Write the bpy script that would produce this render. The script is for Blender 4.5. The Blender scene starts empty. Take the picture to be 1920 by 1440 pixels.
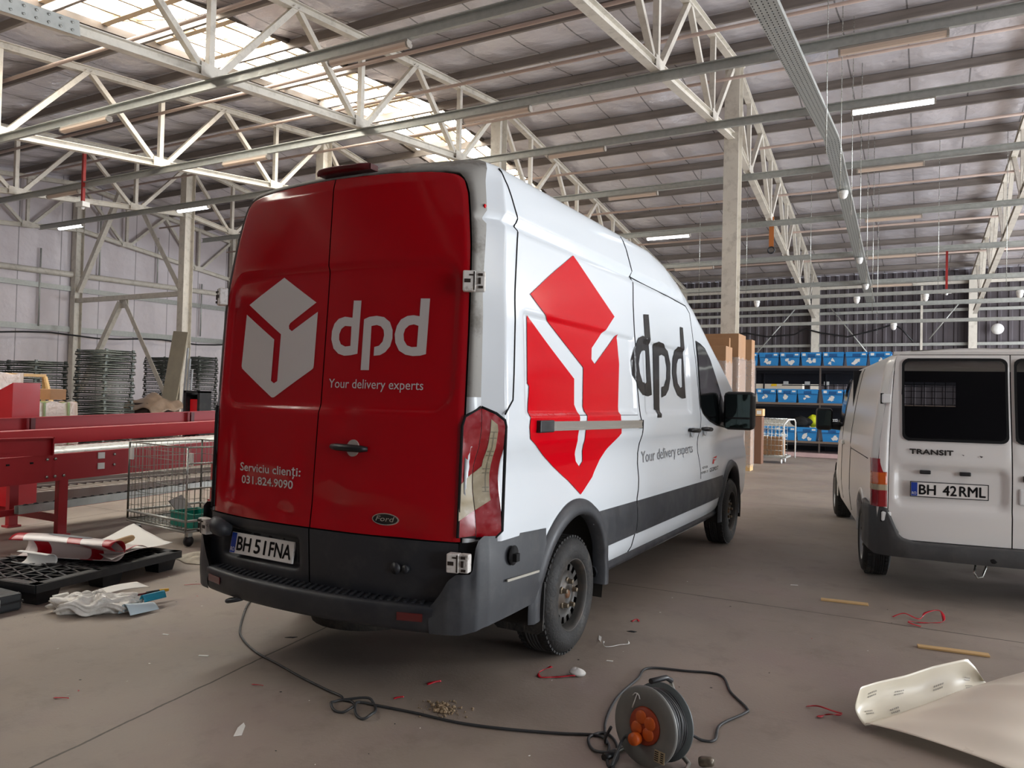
import bpy, bmesh, math, random
from mathutils import Vector, Matrix
from mathutils.geometry import tessellate_polygon
random.seed(7)
SC = bpy.context.scene
COL = SC.collection
PI = math.pi

# ---------------------------------------------------------------- camera
def make_camera():
    yaw, pitch, roll = -.5001, .01937, .0238
    d = Vector((math.sin(yaw)*math.cos(pitch), math.cos(yaw)*math.cos(pitch), math.sin(pitch)))
    r0 = Vector((math.cos(yaw), -math.sin(yaw), 0)); u0 = r0.cross(d)
    r = r0*math.cos(roll)+u0*math.sin(roll); u = -r0*math.sin(roll)+u0*math.cos(roll)
    cam = bpy.data.cameras.new('camera'); o = bpy.data.objects.new('camera', cam); COL.objects.link(o)
    m = Matrix.Identity(4)
    for i in range(3):
        m[i][0] = r[i]; m[i][1] = u[i]; m[i][2] = -d[i]
    m.translation = Vector((2.811, -2.930, 1.497))
    o.matrix_world = m
    cam.sensor_fit = 'HORIZONTAL'; cam.sensor_width = 36; cam.lens = 1420.7/1920*36
    cam.clip_start = .05; cam.clip_end = 200
    SC.camera = o
make_camera()

# ---------------------------------------------------------------- world, daylight, exposure
SC.view_settings.view_transform = 'Standard'; SC.view_settings.look = 'None'
SC.view_settings.gamma = 1; SC.view_settings.use_curve_mapping = False
SC.view_settings.exposure = 0.44
W = bpy.data.worlds.new('sky'); SC.world = W; W.use_nodes = True
W.node_tree.nodes['Background'].inputs[0].default_value = (.75, .85, 1, 1)
W.node_tree.nodes['Background'].inputs[1].default_value = 1.0
def area(name, loc, rot, sx, sy, power, col):
    l = bpy.data.lights.new(name, 'AREA'); l.shape = 'RECTANGLE'; l.size = sx; l.size_y = sy
    l.energy = power; l.color = col
    o = bpy.data.objects.new(name, l); COL.objects.link(o); o.location = loc; o.rotation_euler = rot
    return o
SKY_PANEL = 17.0          # brightness of the daylight seen through the roof lights
LAMP_LIT = 6.0
DOORWAYS = [(-4.0, 4.6), (4.0, 4.6), (12.0, 4.6), (20.0, 4.6), (27.5, 4.6)]   # unseen dock doors assumed in right wall, nearest added for light: centre y, width
for dy, dw in DOORWAYS:
    area('daylight through unseen dock door', (17.4, dy, 2.3), (0, PI/2, 0), 4.4, dw, 560 if dy < 0 else 170 if dy < 10 else 1450, (.90, .95, 1))

# ---------------------------------------------------------------- mesh helpers
class B:
    """collects shapes; build() links them as one mesh object"""
    def __init__(s): s.v = []; s.f = []; s.m = []; s.s = []
    def add(s, vs, fs, mat=0, smooth=False):
        o = len(s.v); s.v += [tuple(x) for x in vs]
        for f in fs:
            s.f.append([i+o for i in f]); s.m.append(mat); s.s.append(smooth)
        return s
    def box(s, c, d, mat=0, rot=None):
        h = [x/2 for x in d]; c = Vector(c)
        vs = []
        for k in range(8):
            p = Vector((h[0]*(1 if k & 1 else -1), h[1]*(1 if k & 2 else -1), h[2]*(1 if k & 4 else -1)))
            if rot is not None: p = rot @ p
            vs.append(c+p)
        return s.add(vs, [(0, 2, 3, 1), (4, 5, 7, 6), (0, 1, 5, 4), (2, 6, 7, 3), (0, 4, 6, 2), (1, 3, 7, 5)], mat)
    def frame(s, p0, p1, up=(0, 0, 1)):
        d = (Vector(p1)-Vector(p0)); d.normalize()
        a = d.cross(Vector(up))
        if a.length < 1e-4: a = d.cross(Vector((0, 1, 0)))
        a.normalize(); b = a.cross(d); return a, b
    def sect(s, p0, p1, prof, up=(0, 0, 1), mat=0, smooth=False):
        """extrude a closed 2d profile (side, up) from p0 to p1"""
        a, b = s.frame(p0, p1, up); n = len(prof)
        vs = [Vector(p)+a*x+b*y for p in (p0, p1) for x, y in prof]
        fs = [(i, (i+1) % n, n+(i+1) % n, n+i) for i in range(n)]
        s.add(vs, fs, mat, smooth)
        t = tessellate_polygon([[Vector((x, y, 0)) for x, y in prof]])
        o = len(s.v)-2*n
        for q in t:
            s.f.append([o+i for i in q]); s.m.append(mat); s.s.append(False)
            s.f.append([o+n+i for i in reversed(q)]); s.m.append(mat); s.s.append(False)
        return s
    def bar(s, p0, p1, w, h, up=(0, 0, 1), mat=0):
        return s.sect(p0, p1, [(-w/2, -h/2), (w/2, -h/2), (w/2, h/2), (-w/2, h/2)], up, mat)
    def tube(s, pts, r, n=8, mat=0, closed=False, smooth=True):
        pts = [Vector(p) for p in pts]; N = len(pts); rings = []
        t0 = None; a = None
        for i, p in enumerate(pts):
            q0 = pts[i-1] if (i > 0 or closed) else p
            q1 = pts[(i+1) % N] if (i < N-1 or closed) else p
            t = (q1-q0)
            if t.length < 1e-9: t = Vector((0, 0, 1))
            t.normalize()
            if a is None:
                a = t.orthogonal().normalized()
            else:
                a = a - t*a.dot(t)
                if a.length < 1e-6: a = t.orthogonal()
                a.normalize()
            b = t.cross(a); rr = r[i] if isinstance(r, (list, tuple)) else r
            rings.append([p+(a*math.cos(2*PI*k/n)+b*math.sin(2*PI*k/n))*rr for k in range(n)])
        vs = [x for g in rings for x in g]; fs = []
        M = N if closed else N-1
        for i in range(M):
            j = (i+1) % N
            for k in range(n):
                fs.append((i*n+k, i*n+(k+1) % n, j*n+(k+1) % n, j*n+k))
        s.add(vs, fs, mat, smooth)
        if not closed:
            o = len(s.v)-len(vs)
            s.f.append([o+k for k in reversed(range(n))]); s.m.append(mat); s.s.append(False)
            s.f.append([o+(N-1)*n+k for k in range(n)]); s.m.append(mat); s.s.append(False)
        return s
    def lathe(s, prof, n=32, mtx=None, mat=0, smooth=True):
        """prof: (r, h) about local z"""
        vs = []; fs = []; P = len(prof)
        for k in range(n):
            c, q = math.cos(2*PI*k/n), math.sin(2*PI*k/n)
            for r, h in prof:
                p = Vector((r*c, r*q, h)); vs.append(mtx @ p if mtx else p)
        for k in range(n):
            j = (k+1) % n
            for i in range(P-1): fs.append((k*P+i, j*P+i, j*P+i+1, k*P+i+1))
        return s.add(vs, fs, mat, smooth)
    def grid(s, fn, nu, nv, mat=0, smooth=True, keep=None):
        vs = [fn(i/nu, j/nv) for j in range(nv+1) for i in range(nu+1)]; fs = []
        for j in range(nv):
            for i in range(nu):
                if keep and not keep((i+.5)/nu, (j+.5)/nv): continue
                a = j*(nu+1)+i; fs.append((a, a+1, a+nu+2, a+nu+1))
        return s.add(vs, fs, mat, smooth)
    def poly(s, loops, fn, mat=0, maxlen=None, flip=False):
        """filled 2d polygon (first loop outer, others holes) mapped by fn(u, v) to 3d, cut finely so that it follows curves"""
        L = [[Vector((u, v, 0)) for u, v in l] for l in loops]
        flat = [p for l in L for p in l]
        tri = tessellate_polygon(L)
        bm = bmesh.new(); bv = [bm.verts.new(p) for p in flat]
        for t in tri:
            try: bm.faces.new([bv[i] for i in t])
            except ValueError: pass
        if maxlen:
            for _ in range(7):
                es = [e for e in bm.edges if e.calc_length() > maxlen]
                if not es: break
                bmesh.ops.subdivide_edges(bm, edges=es, cuts=1)
                bmesh.ops.triangulate(bm, faces=bm.faces[:])
        bm.verts.index_update()
        vs = [fn(v.co.x, v.co.y) for v in bm.verts]
        fs = [[v.index for v in (reversed(f.verts) if flip else f.verts)] for f in bm.faces]
        bm.free()
        return s.add(vs, fs, mat, True)
    def plate(s, loop, fn, th, mat=0):
        """2d outline extruded: fn(u, v, w) with w from 0 to th"""
        n = len(loop)
        vs = [fn(u, v, 0) for u, v in loop]+[fn(u, v, th) for u, v in loop]
        fs = [(i, (i+1) % n, n+(i+1) % n, n+i) for i in range(n)]
        s.add(vs, fs, mat); o = len(s.v)-2*n
        for q in tessellate_polygon([[Vector((u, v, 0)) for u, v in loop]]):
            s.f.append([o+i for i in q]); s.m.append(mat); s.s.append(False)
            s.f.append([o+n+i for i in reversed(q)]); s.m.append(mat); s.s.append(False)
        return s
    def shift(s, d):
        d = Vector(d); s.v = [tuple(Vector(p)+d) for p in s.v]; return s
    def build(s, name, mats, parent=None, bevel=0, sub=0, auto=None, recalc=True, solid=0):
        me = bpy.data.meshes.new(name)
        off = Vector((0, 0, 0))
        if parent is not None and parent.get('_world'):
            off = world_of(parent)
        me.from_pydata([tuple(Vector(p)-off) for p in s.v], [], s.f)
        if not isinstance(mats, (list, tuple)): mats = [mats]
        for m in mats: me.materials.append(m)
        me.polygons.foreach_set('material_index', s.m)
        me.polygons.foreach_set('use_smooth', s.s)
        if recalc:
            bm = bmesh.new(); bm.from_mesh(me)
            bmesh.ops.recalc_face_normals(bm, faces=bm.faces[:]); bm.to_mesh(me); bm.free()
        me.update()
        o = bpy.data.objects.new(name, me); COL.objects.link(o)
        if parent is not None:
            o.parent = parent
            if parent.get('_world'): o['_world'] = 1
        if bevel:
            md = o.modifiers.new('bevel', 'BEVEL'); md.width = bevel; md.segments = 2; md.limit_method = 'ANGLE'
        if solid:
            md = o.modifiers.new('solid', 'SOLIDIFY'); md.thickness = solid; md.offset = 0
        if sub:
            md = o.modifiers.new('sub', 'SUBSURF'); md.levels = sub; md.render_levels = sub
        return o
def world_of(o):
    v = Vector((0, 0, 0))
    while o is not None: v += o.location; o = o.parent
    return v
def thing(name, label, cat, loc=(0, 0, 0), rotz=0, group=None, world=True):
    """an Empty at the thing's base; with world=True its parts are given in world coordinates"""
    o = bpy.data.objects.new(name, None); COL.objects.link(o); o.empty_display_size = .2
    o.location = loc; o.rotation_euler = (0, 0, rotz); o['label'] = label; o['category'] = cat
    if world and not rotz: o['_world'] = 1
    if group: o['group'] = group
    return o
def tag(o, label, cat, group=None, kind=None):
    if label: o['label'] = label
    if cat: o['category'] = cat
    if group: o['group'] = group
    if kind: o['kind'] = kind
    return o
def struct(o): o['kind'] = 'structure'; return o
def copy_tree(o, parent=None):
    c = o.copy(); COL.objects.link(c)
    if parent is not None: c.parent = parent
    for ch in list(o.children): copy_tree(ch, c)
    return c
def rebase(o):
    """move a mesh object's origin to the middle of its underside"""
    me = o.data; xs = [v.co for v in me.vertices]
    c = Vector(((min(p.x for p in xs)+max(p.x for p in xs))/2, (min(p.y for p in xs)+max(p.y for p in xs))/2, min(p.z for p in xs)))
    me.transform(Matrix.Translation(-c)); o.location = o.location+c
    return o
def text_tris(txt, shear=0, spacing=1.0):
    cu = bpy.data.curves.new('t', 'FONT'); cu.body = txt; cu.size = 1; cu.shear = shear; cu.space_character = spacing
    cu.resolution_u = 3
    o = bpy.data.objects.new('t', cu); COL.objects.link(o)
    dg = bpy.context.evaluated_depsgraph_get()
    me = bpy.data.meshes.new_from_object(o.evaluated_get(dg))
    vs = [(v.co.x, v.co.y) for v in me.vertices]; fs = [list(p.vertices) for p in me.polygons]
    bpy.data.objects.remove(o); bpy.data.curves.remove(cu); bpy.data.meshes.remove(me)
    return vs, fs
def text_on(b, txt, p0, p1, h, fn, mat=0, shear=0, spacing=1.0, bold=0):
    """letters from p0 to p1 (2d, baseline) with cap height h, mapped by fn(u, v)"""
    vs, fs = text_tris(txt, shear, spacing)
    xs = [v[0] for v in vs]; x0, x1 = min(xs), max(xs)
    cap = .69
    dx, dy = p1[0]-p0[0], p1[1]-p0[1]
    for k in ([(0, 0)] if not bold else [(0, 0), (bold, 0), (-bold, 0), (0, bold), (0, -bold)]):
        b.add([fn(p0[0]+dx*(x-x0)/(x1-x0)+k[0], p0[1]+dy*(x-x0)/(x1-x0)+y/cap*h+k[1]) for x, y in vs], fs, mat, True)
    return b

# ---------------------------------------------------------------- materials
def lin(c):
    return tuple((x/12.92 if x <= .04045 else ((x+.055)/1.055)**2.4) for x in [v/255 for v in c])
MATS = {}
def mat(name, rgb, rough=.5, metal=0, var=0, scale=6, bump=0, bscale=40, coat=0, emit=None, stretch=None, dirt=None, alpha=1, trans=0):
    """principled material with procedural mottling; dirt = (rgb, amount, scale)"""
    if name in MATS: return MATS[name]
    m = bpy.data.materials.new(name); m.use_nodes = True; nt = m.node_tree; N = nt.nodes; L = nt.links
    p = N['Principled BSDF']; c = lin(rgb)+(1,)
    p.inputs['Base Color'].default_value = c; p.inputs['Roughness'].default_value = rough; p.inputs['Metallic'].default_value = metal
    if coat: p.inputs['Coat Weight'].default_value = coat; p.inputs['Coat Roughness'].default_value = .08
    if alpha < 1: p.inputs['Alpha'].default_value = alpha
    if trans: p.inputs['Transmission Weight'].default_value = trans
    tc = N.new('ShaderNodeTexCoord'); mp = N.new('ShaderNodeMapping'); L.new(tc.outputs['Object'], mp.inputs[0])
    if stretch: mp.inputs['Scale'].default_value = stretch
    last = None
    if var:
        n = N.new('ShaderNodeTexNoise'); n.inputs['Scale'].default_value = scale; n.inputs['Detail'].default_value = 6; L.new(mp.outputs[0], n.inputs['Vector'])
        r = N.new('ShaderNodeMapRange'); r.inputs[1].default_value = .25; r.inputs[2].default_value = .75; r.inputs[3].default_value = 1-var; r.inputs[4].default_value = 1+var
        L.new(n.outputs['Fac'], r.inputs[0])
        mx = N.new('ShaderNodeVectorMath'); mx.operation = 'SCALE'; mx.inputs[0].default_value = c[:3]; L.new(r.outputs[0], mx.inputs['Scale'])
        last = mx.outputs[0]
        r2 = N.new('ShaderNodeMapRange'); r2.inputs[1].default_value = .3; r2.inputs[2].default_value = .7; r2.inputs[3].default_value = max(.03, rough-.12); r2.inputs[4].default_value = min(1, rough+.1)
        L.new(n.outputs['Fac'], r2.inputs[0]); L.new(r2.outputs[0], p.inputs['Roughness'])
    if dirt:
        n = N.new('ShaderNodeTexNoise'); n.inputs['Scale'].default_value = dirt[2]; n.inputs['Detail'].default_value = 8; n.inputs['Roughness'].default_value = .7; L.new(mp.outputs[0], n.inputs['Vector'])
        r = N.new('ShaderNodeMapRange'); r.inputs[1].default_value = .5; r.inputs[2].default_value = .68; r.inputs[3].default_value = 0; r.inputs[4].default_value = dirt[1]; L.new(n.outputs['Fac'], r.inputs[0])
        mx = N.new('ShaderNodeMix'); mx.data_type = 'RGBA'; L.new(r.outputs[0], mx.inputs['Factor'])
        mx.inputs['B'].default_value = lin(dirt[0])+(1,)
        if last: L.new(last, mx.inputs['A'])
        else: mx.inputs['A'].default_value = c
        last = mx.outputs['Result']
    if last: L.new(last, p.inputs['Base Color'])
    if bump:
        n = N.new('ShaderNodeTexNoise'); n.inputs['Scale'].default_value = bscale; n.inputs['Detail'].default_value = 4; L.new(mp.outputs[0], n.inputs['Vector'])
        bp = N.new('ShaderNodeBump'); bp.inputs['Strength'].default_value = bump; bp.inputs['Distance'].default_value = .02; L.new(n.outputs['Fac'], bp.inputs['Height']); L.new(bp.outputs[0], p.inputs['Normal'])
    if emit:
        p.inputs['Emission Color'].default_value = lin(emit[0])+(1,); p.inputs['Emission Strength'].default_value = emit[1]
    MATS[name] = m
    return m
CREAM = mat('cream painted steel', (214, 208, 196), .5, 0, .06, 3, dirt=((120, 108, 95), .35, 5))
GALV = mat('galvanised steel', (176, 178, 173), .45, .45, .12, 14)
PURL = mat('dull galvanised purlin steel', (138, 130, 124), .5, .3, .2, 5, stretch=(.3, 3, 3))
DARKSTEEL = mat('dark steel', (52, 54, 58), .5, .4, .15, 6)
CHROME = mat('bright zinc wire', (176, 178, 172), .3, .9, .1, 20)
WHITEPL = mat('white plastic', (225, 225, 222), .4)
BLACKPL = mat('black plastic', (20, 21, 24), .45, 0, .2, 9, dirt=((74, 70, 64), .25, 6))
REDPAINT = mat('red powder coat', (158, 8, 24), .5)
REDPIPE = mat('red pipe paint', (150, 36, 32), .5, 0, .1, 5)
LAMPOFF = mat('unlit lamp diffuser', (205, 184, 166), .35)
LAMPON = mat('lit lamp diffuser', (255, 255, 255), .4, emit=((236, 246, 255), 7.0))
LAMPBODY = mat('lamp housing', (150, 142, 132), .5)
BLACK = mat('black gap', (6, 6, 7), .9)
RUBBER = mat('tyre rubber', (34, 33, 32), .72, 0, .25, 7, bump=.25, bscale=60, dirt=((92, 84, 74), .55, 4))
CARD = mat('brown cardboard', (156, 118, 84), .75, 0, .08, 3, dirt=((136, 98, 66), .3, 4))
CARDL = mat('light cardboard', (206, 166, 118), .75, 0, .08, 3)
FILM = mat('stretch film', (214, 206, 200), .12, 0, .05, 12, bump=.9, bscale=16, alpha=.36)
FILMW = mat('dense stretch film', (224, 208, 196), .2, 0, .12, 6, bump=.9, bscale=11, alpha=.8)
PAPER = mat('white paper', (228, 226, 220), .55)
WOOD = mat('pale pine', (203, 168, 116), .6, 0, .12, 6, stretch=(1, 8, 8))
# ================================================================ HALL
XD, SP, YC0 = -1.0, 6.0, 14.0
SLOPE = .11
def zr(y): return 9.42-SLOPE*abs(y-YC0)          # underside of roof deck
def ztop(y): return 9.10-SLOPE*abs(y-YC0)
def zbot(y): return 7.40-SLOPE*abs(y-YC0)
def shear(y): return -.028*max(0, y-YC0)          # the far half of the frames runs very slightly aslant
X0, X1, Y0, Y1 = -25.3, 17.6, -8.0, 33.4

def floor_material():
    m = bpy.data.materials.new('dusty concrete floor'); m.use_nodes = True; nt = m.node_tree; N = nt.nodes; L = nt.links
    p = N['Principled BSDF']; tc = N.new('ShaderNodeTexCoord')
    def noise(s, d=6, r=.6):
        n = N.new('ShaderNodeTexNoise'); n.inputs['Scale'].default_value = s; n.inputs['Detail'].default_value = d; n.inputs['Roughness'].default_value = r; L.new(tc.outputs['Object'], n.inputs['Vector']); return n
    def mix(a, b, f, mode='MIX'):
        x = N.new('ShaderNodeMix'); x.data_type = 'RGBA'; x.blend_type = mode
        for k, v in (('A', a), ('B', b)):
            if isinstance(v, tuple): x.inputs[k].default_value = v+(1,)
            else: L.new(v, x.inputs[k])
        if isinstance(f, float): x.inputs['Factor'].default_value = f
        else: L.new(f, x.inputs['Factor'])
        return x.outputs['Result']
    def rng(src, a, b, c, d):
        r = N.new('ShaderNodeMapRange'); L.new(src, r.inputs[0])
        for i, v in enumerate((a, b, c, d)): r.inputs[i+1].default_value = v
        return r.outputs[0]
    c = mix(lin((138, 126, 116)), lin((160, 148, 136)), rng(noise(.55).outputs['Fac'], .35, .65, 0, 1))
    c = mix(c, lin((148, 131, 126)), rng(noise(.9, 4).outputs['Fac'], .5, .7, 0, .7))      # reddish dust
    c = mix(c, lin((112, 102, 94)), rng(noise(3.2, 9, .7).outputs['Fac'], .52, .75, 0, .5))
    c = mix(c, lin((160, 152, 142)), rng(noise(9, 9, .75).outputs['Fac'], .56, .8, 0, .5))
    # sawn joints in the slab
    sx = N.new('ShaderNodeSeparateXYZ'); L.new(tc.outputs['Object'], sx.inputs[0])
    def mth(op, a, b):
        n = N.new('ShaderNodeMath'); n.operation = op
        for i, v in enumerate((a, b)):
            if isinstance(v, (int, float)): n.inputs[i].default_value = v
            else: L.new(v, n.inputs[i])
        return n.outputs[0]
    w = rng(noise(3).outputs['Fac'], 0, 1, -.02, .02)
    xa = mth('ADD', mth('ADD', sx.outputs[0], w), mth('MULTIPLY', sx.outputs[1], .147))
    def joint(v, off, per):
        a = mth('MODULO', mth('ADD', v, off), per); a = mth('ABSOLUTE', mth('SUBTRACT', a, per/2), 0)
        return rng(a, .004, .009, 1, 0)
    jx = joint(xa, 60+2.5+.435, 5.0)                  # runs along y
    ya = mth('ADD', sx.outputs[1], w)
    jy = joint(ya, 60+3.0-2.99, 6.0)
    c = mix(c, lin((56, 48, 42)), mth('MULTIPLY', mth('MAXIMUM', jx, jy), .85))
    L.new(c, p.inputs['Base Color'])
    L.new(rng(noise(2.2, 8).outputs['Fac'], .3, .7, .42, .62), p.inputs['Roughness'])
    p.inputs['Specular IOR Level'].default_value = .35
    b = N.new('ShaderNodeBump'); b.inputs['Strength'].default_value = .12; b.inputs['Distance'].default_value = .01
    L.new(noise(55, 5).outputs['Fac'], b.inputs['Height']); L.new(b.outputs[0], p.inputs['Normal'])
    return m
o = B().box(((X0+X1)/2, (Y0+Y1)/2, -.1), (X1-X0, Y1-Y0, .2)).build('floor', floor_material()); struct(o)

def foil_material(name, base, dark, rough=.34, metal=.75, seam=1.2, along='x', bump=.5):
    m = bpy.data.materials.new(name); m.use_nodes = True; nt = m.node_tree; N = nt.nodes; L = nt.links
    p = N['Principled BSDF']; tc = N.new('ShaderNodeTexCoord'); p.inputs['Metallic'].default_value = metal; p.inputs['Roughness'].default_value = rough
    n = N.new('ShaderNodeTexNoise'); n.inputs['Scale'].default_value = .9; n.inputs['Detail'].default_value = 7; L.new(tc.outputs['Object'], n.inputs['Vector'])
    mx = N.new('ShaderNodeMix'); mx.data_type = 'RGBA'; L.new(n.outputs['Fac'], mx.inputs['Factor']); mx.inputs['A'].default_value = lin(base)+(1,); mx.inputs['B'].default_value = lin(dark)+(1,)
    sx = N.new('ShaderNodeSeparateXYZ'); L.new(tc.outputs['Object'], sx.inputs[0])
    a = N.new('ShaderNodeMath'); a.operation = 'PINGPONG'; L.new(sx.outputs[0 if along == 'x' else 1], a.inputs[0]); a.inputs[1].default_value = seam/2
    r = N.new('ShaderNodeMapRange'); L.new(a.outputs[0], r.inputs[0]); r.inputs[1].default_value = .008; r.inputs[2].default_value = .022; r.inputs[3].default_value = 1; r.inputs[4].default_value = 0
    m2 = N.new('ShaderNodeMix'); m2.data_type = 'RGBA'; L.new(r.outputs[0], m2.inputs['Factor']); L.new(mx.outputs['Result'], m2.inputs['A']); m2.inputs['B'].default_value = lin(tuple(int(v*.62) for v in base))+(1,)
    L.new(m2.outputs['Result'], p.inputs['Base Color'])
    w = N.new('ShaderNodeMath'); w.operation = 'SINE'
    ms = N.new('ShaderNodeMath'); ms.operation = 'MULTIPLY'; ms.inputs[1].default_value = 2*PI/seam; L.new(sx.outputs[0 if along == 'x' else 1], ms.inputs[0]); L.new(ms.outputs[0], w.inputs[0])
    n2 = N.new('ShaderNodeTexNoise'); n2.inputs['Scale'].default_value = 2.2; n2.inputs['Detail'].default_value = 5; L.new(tc.outputs['Object'], n2.inputs['Vector'])
    ad = N.new('ShaderNodeMath'); ad.operation = 'MULTIPLY_ADD'; L.new(w.outputs[0], ad.inputs[0]); ad.inputs[1].default_value = .25; L.new(n2.outputs['Fac'], ad.inputs[2])
    b = N.new('ShaderNodeBump'); b.inputs['Strength'].default_value = bump; b.inputs['Distance'].default_value = .08; L.new(ad.outputs[0], b.inputs['Height']); L.new(b.outputs[0], p.inputs['Normal'])
    return m
FOIL = foil_material('silver foil roof lining', (240, 236, 240), (214, 210, 215), .22, .45, bump=.7)
WALLFOIL = foil_material('pale foil wall lining', (226, 220, 222), (200, 190, 194), .5, .1, 1.5, 'y', .6)
CORR = mat('dark ribbed cladding', (84, 78, 82), .55, .2, .12, 2)

# roof deck, with a slot for the roof lights in each strip
STRIPS = [(-11.3, -8.8), (12.9, 14.3)]
b = B()
def slab(xa, xb, ya, yb):
    n = 1
    za, zb = zr(ya), zr(yb)
    b.add([(xa, ya, za), (xb, ya, za), (xb, yb, zb), (xa, yb, zb), (xa, ya, za+.12), (xb, ya, za+.12), (xb, yb, zb+.12), (xa, yb, zb+.12)],
          [(3, 2, 1, 0), (4, 5, 6, 7), (0, 1, 5, 4), (1, 2, 6, 5), (2, 3, 7, 6), (3, 0, 4, 7)])
SKY0, SKY1 = -7.0, 27.0
edges = [X0]+[e for s in STRIPS for e in s]+[X1]
for ya, yb in ((Y0, YC0), (YC0, Y1)):
    for i in range(0, len(edges), 2): slab(edges[i], edges[i+1], ya, yb)
for xa, xb in STRIPS:
    slab(xa, xb, Y0, SKY0); slab(xa, xb, SKY1, Y1)
ceiling = b.build('ceiling', FOIL); struct(ceiling)
# purlins: part of the roof
prof = [(-.03, 0), (.03, 0), (.03, .02), (-.012, .02), (-.012, .20), (-.06, .20), (-.06, .22), (-.03, .22)]
py = []
k = 0
while YC0-.35-1.775*k > Y0+.2: py.append(YC0-.35-1.775*k); k += 1
k = 0
while YC0+.35+1.775*k < Y1-.2: py.append(YC0+.35+1.775*k); k += 1
for y in py:
    q = B().sect((X0+.1, y, zr(y)-.245), (X1-.1, y, zr(y)-.245), prof).build('purlin', PURL, ceiling)
lining = B()                              # foil sagging between the purlins
ys_ = sorted(py)
for i in range(0, len(edges), 2):
    xa, xb = edges[i], edges[i+1]
    for ya, yb in zip(ys_, ys_[1:]):
        lining.grid(lambda u, v: (lambda x, y: Vector((x, y, zr(y)-.012-.07*math.sin(PI*v)*(1+.25*math.sin(x*2.62)))))(xa+(xb-xa)*u, ya+(yb-ya)*v), max(4, int((xb-xa)/.6)), 6)
lining.build('foil_lining', FOIL, ceiling)
for xa, xb in STRIPS:                     # curbs beside the roof lights
    for x in (xa, xb):
        q = B()
        for ya, yb in ((SKY0, YC0), (YC0, SKY1)):
            q.bar((x, ya, zr(ya)-.02), (x, yb, zr(yb)-.02), .1, .14)
        q.build('roof_light_curb', mat('dark timber curb', (70, 60, 52), .7, 0, .2, 4), ceiling)
SKYM = mat('translucent roof light', (250, 246, 226), .5, 0, emit=((255, 252, 242), SKY_PANEL))
nt_ = SKYM.node_tree; N_ = nt_.nodes; p_ = N_['Principled BSDF']
tc_ = N_.new('ShaderNodeTexCoord'); n_ = N_.new('ShaderNodeTexNoise'); n_.inputs['Scale'].default_value = 1.1; n_.inputs['Detail'].default_value = 7; n_.inputs['Distortion'].default_value = 1.4; nt_.links.new(tc_.outputs['Object'], n_.inputs['Vector'])
r_ = N_.new('ShaderNodeMix'); r_.data_type = 'RGBA'; r_.inputs['A'].default_value = (.040, .036, .024, 1); r_.inputs['B'].default_value = (1, .99, .93, 1)       # random tan blotches dim the emission colour
m_ = N_.new('ShaderNodeMapRange'); m_.inputs[1].default_value = .40; m_.inputs[2].default_value = .55; nt_.links.new(n_.outputs['Fac'], m_.inputs[0]); nt_.links.new(m_.outputs[0], r_.inputs['Factor']); nt_.links.new(r_.outputs['Result'], p_.inputs['Emission Color'])
SKYB = mat('roof light glazing bar', (198, 176, 146), .5)
for si, (xa, xb) in enumerate(STRIPS):
    g = B()
    for ya, yb in ((SKY0, YC0), (YC0, SKY1)):
        g.add([(xa, ya, zr(ya)+.1), (xb, ya, zr(ya)+.1), (xb, yb, zr(yb)+.1), (xa, yb, zr(yb)+.1)], [(0, 1, 2, 3)])
    w = g.build('window_%d' % (si+1), SKYM); struct(w)
    f = B(); y = SKY0
    while y < SKY1:
        f.bar((xa, y, zr(y)+.05), (xb, y, zr(y)+.05), .13, .07)
        yb = y+1.18
        if yb < SKY1 and abs((y+yb)/2-YC0) > .7:
            f.bar((xa+.15, y, zr(y)+.07), (xb-.15, yb, zr(yb)+.07), .03, .03)
        y = yb
    for x in (xa+.62, (xa+xb)/2, xb-.62):
        for ya, yb in ((SKY0, YC0), (YC0, SKY1)): f.bar((x, ya, zr(ya)+.06), (x, yb, zr(yb)+.06), .06, .05)
    f.build('glazing_bar', SKYB, w)

# walls
def wall_panel(name, pts, m):
    o = B().add(pts, [tuple(range(len(pts)))]).build(name, m, solid=.08); struct(o); return o
wl = wall_panel('wall_left', [(X0, Y0, 0), (X0, Y1, 0), (X0, Y1, zr(Y1)), (X0, YC0, zr(YC0)), (X0, Y0, zr(Y0))], WALLFOIL)
b = B()                                           # ribbed far wall
x = X0
while x < X1:
    zt = zr(Y1)
    for (a, c, da, dc) in ((0, .20, 0, 0), (.20, .24, 0, .045), (.24, .34, .045, .045), (.34, .38, .045, 0)):
        xa, xb = min(x+a, X1), min(x+c, X1)
        if xb > xa: b.add([(xa, Y1-da, 0), (xb, Y1-dc, 0), (xb, Y1-dc, zt), (xa, Y1-da, zt)], [(0, 1, 2, 3)])
    x += .38
wf = b.build('wall_far', CORR); struct(wf)
wall_panel('wall_back', [(X0, Y0, 0), (X1, Y0, 0), (X1, Y0, zr(Y0)), (X0, Y0, zr(Y0))], CORR)
b = B(); ys = Y0                                  # right wall with the assumed dock doors open
for dy, dw in DOORWAYS+[(Y1+2.3, 4.6)]:
    ye = min(Y1, dy-dw/2)
    if ye > ys: b.box((X1, (ys+ye)/2, 2.3), (.15, ye-ys, 4.6))
    ys = dy+dw/2
b.box((X1, (Y0+Y1)/2, 4.6+2.5), (.15, Y1-Y0, 5.0))
struct(b.build('wall_right', WALLFOIL))

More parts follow.
